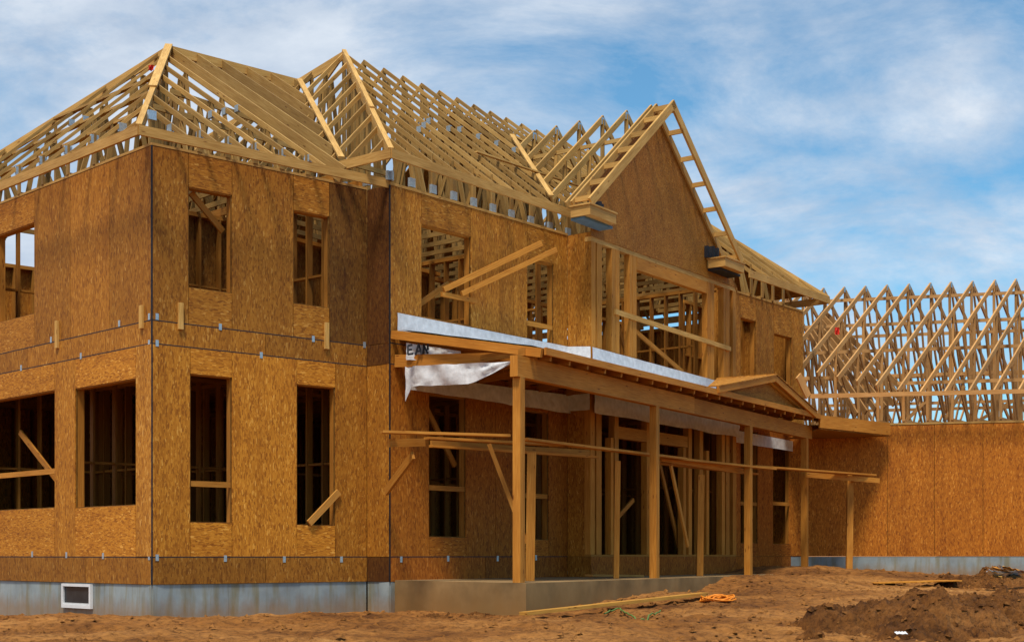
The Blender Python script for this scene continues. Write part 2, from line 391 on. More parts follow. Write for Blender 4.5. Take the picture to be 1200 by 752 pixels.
W_lback = Wall(BL, LBK, True)
bo = [(W_back.s(x1), W_back.s(x0), .15, 2.3) for x0, x1 in ((505, 517), (640, 646))]
wall_part('wall', W_back, sorted([tuple(sorted(o[:2])) + o[2:] for o in bo]), [], LIGHT, MID)
lo_ = [tuple(sorted((W_lback.s(99), W_lback.s(112)))) + (.1, 2.2)]
wall_part('wall', W_lback, lo_, [tuple(sorted((W_lback.s(232), W_lback.s(240)))) + (4.4, 5.8)], LIGHT, MID)
# foundation
mb = MB()
def fnd(mb, wall, zb=-1.35, o=-.02, s0=0.0, s1=None):
    q = s0; e = wall.len if s1 is None else s1; n_ = max(1, round((e - s0) / 1.5))
    for i in range(n_):
        k_ = random.uniform(.86, 1.08); oo = o + random.uniform(-.006, .003)
        wall.box(mb, s0 + (e - s0) * i / n_ + .0015, s0 + (e - s0) * (i + 1) / n_ - .0015, zb, ZB, o - .25, oo, k_)
for wl_ in (W_left, W_front, W_ret, W_main, W_right, W_end, W_back, W_lback, W_bay, W_bside): fnd(mb, wl_)
found = mb.build('foundation', CONC, house)
# cellar window in the concrete
mb = MB(); s0, s1 = W_left.s(108), W_left.s(74); z0, z1 = W_left.z(90, 712), W_left.z(90, 683.5)
for (a, b, c, d) in ((s0, s1, z1 - .045, z1), (s0, s1, z0, z0 + .06), (s0, s0 + .05, z0 + .06, z1 - .045), (s1 - .05, s1, z0 + .06, z1 - .045)): W_left.box(mb, a, b, c, d, -.015, .035, 1.0)
W_left.box(mb, s0 + .05, s1 - .05, z0 + .058, z0 + .085, -.015, .02, .8)
cw = mb.build('cellar_window', WHITE, found)
mb = MB(); W_left.box(mb, s0 + .05, s1 - .05, z0 + .086, z1 - .046, -.015, .002, 1.0); mb.build('pane', GLASS, found)

# floor decks
def poly_slab(mb, pts, z0, z1, tone=1.0):
    n = len(pts)
    mb.face([P3(p, z1) for p in pts], [(p[0], p[1]) for p in pts], tone)
    mb.face([P3(p, z0) for p in reversed(pts)], [(p[0], p[1]) for p in reversed(pts)], tone)
    for i in range(n):
        a, b = pts[i], pts[(i + 1) % n]
        mb.face([P3(a, z0), P3(b, z0), P3(b, z1), P3(a, z1)], [(0, 0), (1, 0), (1, .1), (0, .1)], tone)
def inset(p, dx): return p + dx
def deck(z0, z1):  # deck tone darkened: the shade of the rooms is put into its colour
    mb = MB()
    e = .17
    main = [M + fM * e + lM * e, C1 + Vector((-.05, .2)), D1 + lM * .2, R - fM * e + lM * e, RB - fM * e - lM * e, MBk + fM * e - lM * e]
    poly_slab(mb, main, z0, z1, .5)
    left = [A + uF * e + uL * e, I + uL * e, I + uL * (WL - e) + uF * .3, BL + uF * e - uL * e]
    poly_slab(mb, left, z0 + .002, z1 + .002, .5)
    bay = [B0 - W_bay.n * e + W_bay.u * e, B1 - W_bay.n * e - W_bay.u * e, D1 + lM * .19, C1 + Vector((-.04, .19))]
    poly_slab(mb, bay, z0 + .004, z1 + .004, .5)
    return mb.build('floor_deck', OSB, house)
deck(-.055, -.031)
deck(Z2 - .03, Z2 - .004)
mb = MB()
k = .3
while k < LM - .2:                                  # upper floor joists seen from below
    p = M + fM * k
    mb.beam(P3(p + lM * .2, Z1 + .16), P3(p + lM * (MW - .2), Z1 + .16), .04, .30, (fM.x, fM.y, 0)); k += .42
k = .3
while k < 7.4:
    p = A + uL * k
    mb.beam(P3(p + uF * .2, Z1 + .16), P3(p + uF * 4.6, Z1 + .16), .04, .30, (uL.x, uL.y, 0)); k += .42
mb.build('floor_joists', LUM, house)
# inner stud partitions
def partition(p0, p1, z0, z1, sp=.41, gap=None, sheath=False):
    wq = Wall(p0, p1); mb = MB(); s = 0
    wq.box(mb, 0, wq.len, z0, z0 + .038, -.07, .07); wq.box(mb, 0, wq.len, z1 - .076, z1, -.07, .07)
    while s < wq.len - .04:
        if not (gap and gap[0] < s < gap[1]): wq.box(mb, s, s + .038, z0 + .038, z1 - .076, -.069, .069, rt(.5, .8))  # studs toned down to paint in the indoor shade
        s += sp
    wq.box(mb, 0, wq.len, (z0 + z1) / 2 - .02, (z0 + z1) / 2 + .02, -.045, .045, rt(.7, .9))
    o = mb.build('stud_partition', LUM, house)
    if sheath:
        m2 = MB(); wq.storey(m2, z0 + .01, z1 - .01, [], (.62, .58, .54)) if False else [wq.sheet(m2, q * 1.22, min(wq.len, q * 1.22 + 1.22), z0 + .01, z1 - .01, (.66, .60, .54), o=-.09) for q in range(int(wq.len / 1.22) + 1)]; m2.build('board_lining', OSB, o)
    return o
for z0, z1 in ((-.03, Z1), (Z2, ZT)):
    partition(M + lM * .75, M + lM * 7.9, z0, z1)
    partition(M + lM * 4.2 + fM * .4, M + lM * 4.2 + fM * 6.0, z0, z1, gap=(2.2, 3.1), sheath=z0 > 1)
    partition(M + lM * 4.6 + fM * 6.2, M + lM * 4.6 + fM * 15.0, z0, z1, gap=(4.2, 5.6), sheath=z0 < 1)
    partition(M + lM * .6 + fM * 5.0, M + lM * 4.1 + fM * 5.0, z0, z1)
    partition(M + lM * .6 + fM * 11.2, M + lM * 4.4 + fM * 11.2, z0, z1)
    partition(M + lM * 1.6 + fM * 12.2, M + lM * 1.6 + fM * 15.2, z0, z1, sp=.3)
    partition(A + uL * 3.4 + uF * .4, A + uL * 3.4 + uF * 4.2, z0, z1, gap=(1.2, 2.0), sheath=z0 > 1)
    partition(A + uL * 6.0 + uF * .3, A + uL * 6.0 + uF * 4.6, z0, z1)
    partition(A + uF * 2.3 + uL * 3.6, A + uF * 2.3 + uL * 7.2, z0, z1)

# seam clips and blocks on the left wing
def clip(wall, px, py, w_=.05, h_=.10):
    mb = MB(); s = wall.s(px); z = wall.z(px, py); wall.box(mb, s - w_ / 2, s + w_ / 2, z - h_ / 2, z + h_ / 2, -.002, .008, 1.0); mb.build('strap_tie', STRAP, house)
for px, py in ((25, 431), (95, 417), (140, 379), (60, 398), (175, 371), (175, 402), (38, 649), (78, 650), (121, 651), (175, 652)): clip(W_left, px, py)
for px, py in ((184, 371), (184, 402), (258, 383), (306, 416), (367, 397), (427, 404), (184, 653), (264, 654), (333, 655), (400, 655)): clip(W_front, px, py)
for px, py in ((470, 655), (525, 654), (583, 654), (628, 653)): clip(W_main, px, py)
for wall, px, yt, yb in ((W_left, 68, 376, 408), (W_left, 167, 358, 385), (W_front, 211, 355, 386), (W_front, 382, 378, 409)):
    mb = MB(); s = wall.s(px); wall.box(mb, s - .04, s + .04, wall.z(px, yb), wall.z(px, yt), .002, .042, (1.25, 1.25, 1.2)); mb.build('block', TRUSS, house)
# corner boards with nail holes tone
mb = MB(); W_left.box(mb, .0, W_left.s(160), -.02, Z1 - .01, .002, .012, (1.18, 1.1, 1.0)); mb.build('corner_board', OSB, house)

# dark flashing line along the floor seams
for wall in (W_left, W_front, W_main):
    for z in (Z0, Z1, Z2):
        mb = MB(); wall.box(mb, 0.0, wall.len, z - .008, z + .008, -.012, .0015, 1.0); mb.build('seam_tape', BLACK, house)
mb = MB(); W_front.box(mb, -.012, .012, ZB, ZT, -.012, .004, 1.0); mb.build('seam_tape', BLACK, house)
mb = MB(); W_main.box(mb, -.012, .012, ZB, ZT, -.012, .004, .6); mb.build('seam_tape', BLACK, house)

# ------------------------------------------------------------------ bay framing (open studs)
bayw = MB()
W_bay.storey(bayw, ZB, Z0, [], (.82, .56, .34), 0, None, 2.44)
bw = bayw.build('wall', OSB, house)
def stud(wall, px0, px1, z0, z1, o0=-.14, o1=-.001, tone=None, name='stud'):
    mb = MB(); wall.box(mb, wall.s(px0), wall.s(px1), z0, z1, o0, o1, tone or rt(.9, 1.15)); return mb.build(name, LUM, house)
TL, TU = 3.05, 6.15
for px0, px1 in ((692, 697), (699, 705), (720.5, 725), (758, 762), (807, 811), (820, 824), (846, 849.5), (851, 855), (859, 863)):
    stud(W_bay, px0, px1, .012, TL)
for px0, px1 in ((716, 719), (763.5, 766), (801, 804), (828, 831)):
    stud(W_bay, px0, px1, .012, 2.35)
for nm, z0, z1 in (('plate', Z0, .010), ('plate', TL, TL + .08), ('header', TL + .081, Z2 - .05), ('plate', Z2 - .045, Z2 - .0)):
    mb = MB(); W_bay.box(mb, 0, W_bay.len, z0, z1, -.14, -.0015, rt()); mb.build(nm, LUM, house)
mb = MB(); W_bay.box(mb, W_bay.s(764), W_bay.s(806), 2.36, 2.6, -.14, -.002, rt()); mb.build('header', LUM, house)
mb = MB(); W_bay.box(mb, W_bay.s(720), W_bay.s(762), 2.36, 2.6, -.14, -.002, rt()); mb.build('header', LUM, house)
for px0, px1 in ((693, 698), (699.5, 705.5), (717, 721.5), (722, 726), (738, 741), (741.5, 746), (829, 833), (833.5, 837), (848, 850.5), (851, 855), (859, 862.5)):
    stud(W_bay, px0, px1, Z2 + .002, TU)
mb = MB(); W_bay.box(mb, 0, W_bay.len, TU, TU + .09, -.14, .0, (1.1, 1.08, 1.05)); mb.build('plate', TRUSS, house)
mb = MB(); W_bay.box(mb, W_bay.s(746.5), W_bay.s(828.5), TU - .26, TU - .002, -.14, -.002, (1.0, 1, 1)); mb.build('header', LUM, house)
mb = MB(); mb.beam(W_bay.pt(W_bay.s(720), W_bay.z(720, 365), .02), W_bay.pt(W_bay.s(855), W_bay.z(855, 409), .02), .04, .10, None, (1.15, 1.12, 1.05)); mb.build('rail', TRUSS, house)
for (x0, y0, x1, y1) in ((725, 330, 748, 420), (752, 380, 812, 435)):
    mb = MB(); mb.beam(W_bay.pt(W_bay.s(x0), W_bay.z(x0, y0), -.3), W_bay.pt(W_bay.s(x1), W_bay.z(x1, y1), -.25), .04, .09); mb.build('brace', LUM, house)
for (x0, y0, x1, y1) in ((782, 540, 806, 645), (728, 612, 752, 585)):
    mb = MB(); mb.beam(W_bay.pt(W_bay.s(x0), W_bay.z(x0, y0), -.2), W_bay.pt(W_bay.s(x1), W_bay.z(x1, y1), -.2), .04, .09); mb.build('brace', LUM, house)
# braces seen inside the openings
for wall, x0, y0, x1, y1, o in ((W_front, 232, 222, 270, 268, -.25), (W_main, 508, 470, 545, 545, -.25), (W_left, 5, 505, 62, 580, -.3), (W_main, 494, 362, 540, 330, -.3)):
    mb = MB(); mb.beam(wall.pt(wall.s(x0), wall.z(x0, y0), o), wall.pt(wall.s(x1), wall.z(x1, y1), o), .04, .10); mb.build('brace', LUM, house)

# ------------------------------------------------------------------ roofs
plates_left = [95]
PLM = None
def plate_at(parent, p, side, sz=.13):
    if plates_left[0] <= 0: return
    plates_left[0] -= 1
    mb = MB(); mb.beam(Vector(p) - Vector((0, 0, sz * .55)), Vector(p) + Vector((0, 0, sz * .55)), .050, sz, side, 1.0)
    # thin in the rafter's thickness direction, square on its face
    mb.build('gusset_plate', STRAP, parent)
CH = .078
WT = (.42, .78)  # dark web tones, painting in the shade deep inside the roof
def clip_seg(p, q, planes):
    """keep the part of p->q that lies above every plane (function of x,y giving z)"""
    t0, t1 = 0.0, 1.0
    for fn in planes:
        a = p.z - fn(p.x, p.y); b = q.z - fn(q.x, q.y)
        if a < 0 and b < 0: return None
        if a < 0: t0 = max(t0, a / (a - b))
        elif b < 0: t1 = min(t1, a / (a - b))
    if t1 - t0 < .02: return None
    return p.lerp(q, t0), p.lerp(q, t1)
def rafter_set(e0, rg, e1, heel0, zplate, planes=(), tail=.5, webs=True, name='roof_truss', half=False, plates=True, low0=True, ch=None):
    """a truss in the vertical plane through e0, rg, e1 (points on the roof surface: eave, ridge, eave)"""
    mb = MB(); pd = Vector((rg.x - e0.x, rg.y - e0.y, 0)).normalized(); side = Vector((-pd.y, pd.x, 0))
    sg = clip_seg(e0, rg, planes)
    if sg is None: return None
    tn = rt(.62, 1.16) if not ch or ch < .1 else rt(.55, .82)
    mb.beam(sg[0], sg[1], .040, ch or CH, side, tn, 1)
    segs = [sg]
    if e1 is not None:
        s2 = clip_seg(e1, rg, planes)
        if s2 and webs: mb.beam(s2[0], s2[1], .040, CH, side, rt(.86, 1.12), 1); segs.append(s2)
    if webs:
        run = Vector((rg.x - e0.x, rg.y - e0.y)).length
        def on(t, e=e0): return e.lerp(rg, t)
        tw = tail / run
        zb = CZ + zplate + .045
        if low0:
            h0 = on(tw); mb.beam(Vector((h0.x, h0.y, zb)), Vector((h0.x, h0.y, h0.z - .02)), .036, .09, pd, rt(*WT))
            endp = rg if e1 is None else e1.lerp(rg, tw)
            if sg[0] == e0: mb.beam(Vector((h0.x, h0.y, zb)), Vector((endp.x, endp.y, zb)), .036, .09, side, rt(*WT))
            ts = (.34, .62, .86) if run > 3 else (.55,)
            prev = tw
            for t in ts:
                q = on(t); pb = on((t + prev) / 2 + .04); prev = t
                if all(q.z - .1 > fn(q.x, q.y) for fn in planes):
                    mb.beam(Vector((pb.x, pb.y, zb)), Vector((q.x, q.y, q.z - .08)), .034, .085, side, rt(*WT))
                    pb2 = on(min(1, t + .14)); mb.beam(Vector((pb2.x, pb2.y, zb)), Vector((q.x, q.y, q.z - .08)), .034, .085, side, rt(*WT))
            mb.beam(Vector((rg.x, rg.y, zb)), Vector((rg.x, rg.y, rg.z - .08)), .034, .085, pd, rt(*WT))
            if e1 is not None:
                prev = tw
                for t in ts:
                    q = on(t, e1); pb = on((t + prev) / 2 + .04, e1); prev = t
                    mb.beam(Vector((pb.x, pb.y, zb)), Vector((q.x, q.y, q.z - .08)), .034, .085, side, rt(*WT))
                h1 = e1.lerp(rg, tw); mb.beam(Vector((h1.x, h1.y, zb)), Vector((h1.x, h1.y, h1.z - .02)), .036, .09, pd, rt(*WT))
    o = mb.build(name, TRUSS, house)
    if plates and sg[0] == e0:
        run = Vector((rg.x - e0.x, rg.y - e0.y)).length
        h0 = e0.lerp(rg, tail / run); 
        plate_at(o, (h0.x, h0.y, h0.z - .11), side) if h0.z - CZ - zplate < .7 else plate_at(o, (h0.x, h0.y, CZ + zplate + .15), pd, .14)
        if run > 3.2: m_ = e0.lerp(rg, .52); plate_at(o, (m_.x, m_.y, m_.z - .09), side, .11)
    return o

# --- left wing: frame (a along the front, b away from the front)
OV = .5; ZE = 6.43
def LP(a, b): return A + uF * a + uL * b
bR = WL / 2; aH = 3.28; ZR = 9.97
sF = (ZR - ZE) / (bR + OV); sH = (ZR - ZE) / (aH + OV)
zEm = 6.74; bM = MW / 2; aM = 3.35; ZRM = 10.6
smF = (ZRM - zEm) / (bM + OV); smH = (ZRM - zEm) / (aM + OV)
def ab_main(x, y): r = Vector((x, y)) - M; return r.dot(fM), r.dot(lM)
def z_mleft(x, y): a, b = ab_main(x, y); return CZ + zEm + (a + OV) * smH
def z_mfront(x, y): a, b = ab_main(x, y); return CZ + zEm + (b + OV) * smF
def z_mback(x, y): a, b = ab_main(x, y); return CZ + zEm + (2 * bM - b + OV) * smF
def z_mroof_left(x, y): return min(z_mleft(x, y), z_mfront(x, y), z_mback(x, y))
sp = .56
# common trusses of the left wing
a = aH + .05; n_l = 0
while a < 8.0:
    e0 = P3(LP(a, -OV), ZE); rg = P3(LP(a, bR), ZR); e1 = P3(LP(a, WL + OV), ZE)
    deep = .28 if a < 6.6 else .2
    rafter_set(e0, rg, None, 0, ZT, (z_mleft,), OV, webs=False, plates=True, name='rafter', ch=deep)
    if a < 4: rafter_set(e1, rg, None, 0, ZT, (z_mleft,), OV, webs=False, plates=False, name='rafter')
    if a < 4.3: mb = MB(); mb.beam(P3(LP(a, 0), ZT + .09), P3(LP(a, WL), ZT + .09), .04, .14); mb.build('ceiling_joist', LUM, house)
    a += sp
# front hip jacks
a = aH - .52 + .05
while a > -OV + .35:
    bh = -OV + (a + OV) / (aH + OV) * (bR + OV)
    rafter_set(P3(LP(a, -OV), ZE), P3(LP(a, bh), ZE + (bh + OV) * sF), None, 0, ZT, (), OV, webs=bh > 1.2, name='jack_rafter'); a -= .5
# left hip jacks
b = .0
while b < WL:
    d_ = min(b, WL - b); ah = -OV + (d_ + OV) / (bR + OV) * (aH + OV)
    if ah > -.2: rafter_set(P3(LP(-OV, b), ZE), P3(LP(ah, b), ZE + (ah + OV) * sH), None, 0, ZT, (), OV, webs=ah > 1.0, name='jack_rafter', ch=.055)
    b += .88
def hipbeam(p, q, name='hip_rafter', wd=.045, ht=.16, tone=(1.15, 1.15, 1.15), par=None, lift=.015):
    mb = MB(); up = Vector((0, 0, lift)); mb.beam(p + up, q + up, wd, ht, None, tone, 1); return mb.build(name, TRUSS, par or house)
apex = P3(LP(aH, bR), ZR)
hipbeam(P3(LP(-OV, -OV), ZE), apex, wd=.09); hipbeam(P3(LP(-OV, WL + OV), ZE), apex)
for a_, b0, b1 in ((.35, .9, WL - 1.0), (1.15, 2.1, WL - 2.1), (1.95, 3.3, WL - 3.3)):
    mb = MB(); z_ = ZE + (a_ + OV) * sH - .10
    mb.beam(P3(LP(a_, b0), z_), P3(LP(a_ + random.uniform(-.15, .15), b1), z_ + random.uniform(-.08, .05)), .09, .04, None, rt(.75, 1.0)); mb.build('runner', TRUSS, house)
for b_, a0, a1 in ((1.0, .6, 5.2), (2.2, 1.6, 4.4)):
    mb = MB(); z_ = ZE + (b_ + OV) * sF - .30
    mb.beam(P3(LP(a0, b_), z_ + .2), P3(LP(a1, b_), z_ - .05), .04, .09, None, rt(.6, .8)); mb.build('runner', TRUSS, house)
# the paler doubled board over the upper part of the near hip
c0 = P3(LP(-OV, -OV), ZE).lerp(apex, .40); hipbeam(c0, apex, 'hip_board', .14, .04, (1.25, 1.28, 1.34), lift=.05)
# ridge
rp, rq = apex, P3(LP(9, bR), ZR); rs = clip_seg(rp, rq, (z_mleft,)); hipbeam(rs[0], rs[1], 'ridge_board', .04, .18)
# fascias of the left wing
def fascia(p, q, z, ht=.15, name='fascia', tone=(1.0, .97, .93)):
    mb = MB(); mb.beam(P3(p, z), P3(q, z), .042, ht, None, tone, 1); return mb.build(name, TRUSS, house)
aI = (I - A).length
fascia(LP(-OV, -OV), LP(aI + .12, -OV), ZE); fascia(LP(-OV, -OV), LP(-OV, WL + OV), ZE)
# valley board between left wing front slope and main hip end
def zl_front(x, y):
    r = Vector((x, y)) - A; det = uF.x * uL.y - uF.y * uL.x; bb = (uF.x * r.y - uF.y * r.x) / det
    return CZ + ZE + (bb + OV) * sF
def find_valley(b):
    lo, hi = -1.0, 14.0
    for _ in range(50):
        m_ = (lo + hi) / 2; p = LP(m_, b)
        if z_mleft(p.x, p.y) < zl_front(p.x, p.y): lo = m_
        else: hi = m_
    return LP(lo, b), zl_front(*LP(lo, b))
v0, z0_ = find_valley(.1); v1, z1_ = find_valley(bR)
mb = MB(); mb.beam((v0.x, v0.y, z0_ + .04), (v1.x, v1.y, z1_ + .04), .11, .04, None, (1.2, 1.22, 1.25), 1); mb.build('valley_board', TRUSS, house)

# --- main block
def MP(a, b): return M + fM * a + lM * b
W_gab0 = ab_main(*B0)[0] - .6; W_gab1 = ab_main(*B1)[0] + .4
aE = LM - aM
a = aM; 
while a < aE + .01:
    tail = OV if not (W_gab0 < a < W_gab1) else .02
    e0 = P3(MP(a, -tail), zEm + (OV - tail) * smF); rg = P3(MP(a, bM), ZRM); e1 = P3(MP(a, MW + OV), zEm)
    rafter_set(e0, rg, e1, 0, ZT, (), tail, plates=a < 7); a += .61
for sgn in (0, 1):
    a = aM - sp
    while a > -OV + .3:
        bh = -OV + (a + OV) / (aM + OV) * (bM + OV); zt = zEm + (bh + OV) * smF
        aa = a if sgn == 0 else LM - a
        rafter_set(P3(MP(aa, -OV), zEm), P3(MP(aa, bh), zt), None, 0, ZT, (), OV, webs=bh > 1.2, name='jack_rafter', plates=sgn == 0)
        rafter_set(P3(MP(aa, MW + OV), zEm), P3(MP(aa, MW - bh), zt), None, 0, ZT, (), OV, webs=False, name='jack_rafter', plates=False); a -= sp
    b = .0
    while b < MW:
        d_ = min(b, MW - b); ah = -OV + (d_ + OV) / (bM + OV) * (aM + OV); zt = zEm + (ah + OV) * smH
        if ah > -.2:
            if sgn == 0: rafter_set(P3(MP(-OV, b), zEm), P3(MP(ah, b), zt), None, 0, ZT, (), OV, webs=ah > 1.0, name='jack_rafter', plates=b < 2)
            else: rafter_set(P3(MP(LM + OV, b), zEm), P3(MP(LM - ah, b), zt), None, 0, ZT, (), OV, webs=False, name='jack_rafter', plates=False)
        b += sp
    a0 = -OV if sgn == 0 else LM + OV; a1 = aM if sgn == 0 else aE
    hipbeam(P3(MP(a0, -OV), zEm), P3(MP(a1, bM), ZRM), wd=.06 if sgn else .09, tone=(1.2, 1.2, 1.2)); hipbeam(P3(MP(a0, MW + OV), zEm), P3(MP(a1, bM), ZRM))
c0 = P3(MP(-OV, -OV), zEm).lerp(P3(MP(aM, bM), ZRM), .35); hipbeam(c0, P3(MP(aM, bM), ZRM), 'hip_board', .085, .04, (1.2, 1.22, 1.25), lift=.05)
fascia(MP(-OV, -OV), MP(W_gab0 + .35, -OV), zEm, .16); fascia(MP(-OV, -OV), MP(-OV, 1.2), zEm, .16)
fascia(MP(W_gab1 + .1, -OV), MP(LM + OV, -OV), zEm, .18); fascia(MP(LM + OV, -OV), MP(LM + OV, MW + OV), zEm, .18)
mb = MB(); W_back.storey(mb, ZT + .002, ZT + .62, [], (.7, .6, .5), 0, None, 2.44); mb.build('heel_blocking', OSB, house)
# boards already laid along the foot of the back slope
for i in range(6):
    mb = MB(); a0, a1 = .2 + i * (LM - .4) / 6, .2 + (i + 1) * (LM - .4) / 6 - .01
    for b0, b1 in ((MW + .45, MW - .74), (MW - .75, MW - 1.9)):
        zf = lambda q: zEm + (MW + OV - q) * smF + .005
        mb.quad_slab([P3(MP(a0, b0), zf(b0) + .02), P3(MP(a0, b1), zf(b1) + .02), P3(MP(a1, b1), zf(b1) + .02), P3(MP(a1, b0), zf(b0) + .02)], .018, tuple(x * random.uniform(.9, 1.1) for x in (.8, .76, .72)))
    mb.build('decking_and_sun_cover', OSB, house)
mb = MB(); zr = lambda a_: zEm + (LM + OV - a_) * smH + .03  # unseen cover on the right hip, added to keep sun out of the rooms
mb.quad_slab([P3(MP(LM + .45, -.3), zr(LM + .45)), P3(MP(LM + .45, MW + .3), zr(LM + .45)), P3(MP(LM - 2.6, bM + .85), zr(LM - 2.6)), P3(MP(LM - 2.6, bM - .85), zr(LM - 2.6))][::-1], .018, .8); mb.build('decking_and_sun_cover', OSB, house)
for a0, a1 in ((7.2, 9.6), (9.61, aE)):  # upper back slope covered as well, added to darken the bay interior
    mb = MB(); zf = lambda q: zEm + (MW + OV - q) * smF + .025
    mb.quad_slab([P3(MP(a0, MW - 1.91), zf(MW - 1.91)), P3(MP(a0, bM + .3), zf(bM + .3)), P3(MP(a1, bM + .3), zf(bM + .3)), P3(MP(a1, MW - 1.91), zf(MW - 1.91))], .018, tuple(x * random.uniform(.9, 1.1) for x in (.8, .76, .72))); mb.build('decking_and_sun_cover', OSB, house)
# plate board on top of the main wall
mb = MB(); W_main.box(mb, 0, W_main.len, ZT + .0, ZT + .045, -.14, .012, (1, .98, .95)); mb.build('plate', TRUSS, house)
mb = MB(); W_right.box(mb, 0, W_right.len, ZT + .0, ZT + .045, -.14, .012, (1, .98, .95)); mb.build('plate', TRUSS, house)
mb = MB(); W_front.box(mb, 0, W_front.len, ZT + .001, ZT + .04, -.14, .006, (1, .98, .95)); W_left.box(mb, 0, W_left.len, ZT + .002, ZT + .041, -.14, .006, (1, .98, .95)); mb.build('plate', TRUSS, house)
# loose long batten lying down the front slope
mb = MB(); q0 = MP(3.2, .75); q1 = MP(7.0, .95)
mb.beam((q0.x, q0.y, z_mfront(q0.x, q0.y) + .07), (q1.x, q1.y, z_mfront(q1.x, q1.y) + .07), .07, .03, None, (1.35, 1.36, 1.4)); mb.build('batten', TRUSS, house)

# --- front gable over the bay
fb, nb = W_bay.u, W_bay.n
sA = 2.5; HW = 3.3; ZG0, ZGA = 6.75, 9.5
def GP(s, o): return B0 + fb * s + nb * o
def grake(o, s): return P3(GP(s, o), ZGA - abs(s - sA) / HW * (ZGA - ZG0))
# gable wall: two board fields
mb = MB(); gz = TU + .092
lo0, lo1 = -.02, W_bay.len + .02
sb0 = sA - HW * (ZGA - .15 - 6.75) / (ZGA - ZG0)
pts = [GP(lo0, 0), GP(lo1, 0)]
def gable_z(s): return ZGA - .10 - abs(s - sA) / HW * (ZGA - ZG0)
ss = [lo0, lo0 + 1.28, sA, sA + 1.24, lo1]
for s0, s1 in zip(ss, ss[1:]):
    ou, ov = random.uniform(0, 30), random.uniform(0, 30); tn = tuple(x * random.uniform(.95, 1.05) for x in (.78, .74, .68))
    g = .0006; s0 += g; s1 -= g
    fr = [W_bay.pt(s0, gz, .016), W_bay.pt(s1, gz, .016), W_bay.pt(s1, gable_z(s1), .016), W_bay.pt(s0, gable_z(s0), .016)]
    bk = [W_bay.pt(s0, gz, -.002), W_bay.pt(s1, gz, -.002), W_bay.pt(s1, gable_z(s1), -.002), W_bay.pt(s0, gable_z(s0), -.002)]
    uvq = [(ou, ov + s0), (ou, ov + s1), (ou + gable_z(s1), ov + s1), (ou + gable_z(s0), ov + s0)]
    mb.face(fr, uvq, tn); mb.face(bk[::-1], uvq[::-1], tn)
    for i in range(4): mb.face([fr[i], fr[(i + 1) % 4], bk[(i + 1) % 4], bk[i]], [(0, 0), (1, 0), (1, .02), (0, .02)], tn)
mb.build('gable_wall', OSB, house)
# gable trusses running back
k = 0; off = -.08
while off > -7.5:
    ap = grake(off, sA); ap_z = ap.z
    mb = MB(); side = Vector((nb.x, nb.y, 0)); ok = False
    for s_e in (sA - HW, sA + HW):
        sg = clip_seg(grake(off, s_e), ap, (z_mfront,)) if off < -.3 else (grake(off, s_e), ap)
        if sg:
            mb.beam(sg[0], sg[1], .042, .12, side, rt(.95, 1.2), 1); ok = True
    for t in (-.5, 0, .5):
        q = grake(off, sA + t * HW * .9); zf = z_mfront(q.x, q.y) if off < -.3 else CZ + gz
        if q.z - zf > .25: mb.beam((q.x, q.y, max(zf, CZ + gz)), (q.x, q.y, q.z - .1), .036, .09, Vector((fb.x, fb.y, 0)), None)
    if ok:
        o = mb.build('gable_truss', TRUSS, house)
        if off < -.3: plate_at(o, (ap.x, ap.y, ap.z - .13), side, .14)
    off -= .6
# runner through the gable trusses and its ridge
for s_, z_ in ((sA + .9, -.18), (sA - .9, -.18)):
    p, q = grake(-.1, s_), grake(-3.4, s_); p.z += z_; q.z += z_
    mb = MB(); mb.beam(p, q, .04, .08); mb.build('runner', TRUSS, house)
# valley boards
def gvalley(sgn):
    res = []
    for s_e in (sA + sgn * HW * .92, sA + sgn * .05):
        lo, hi = 0.0, -9.0
        for _ in range(50):
            m_ = (lo + hi) / 2; p = grake(m_, s_e)
            if p.z > z_mfront(p.x, p.y): lo = m_
            else: hi = m_
        res.append(grake(lo, s_e))
    return res
for sgn in (-1, 1):
    r_ = gvalley(sgn); mb = MB(); up = Vector((0, 0, .05)); mb.beam(r_[0] + up, r_[1] + up, .10, .04, None, (1.2, 1.22, 1.25), 1); mb.build('valley_board', TRUSS, house)
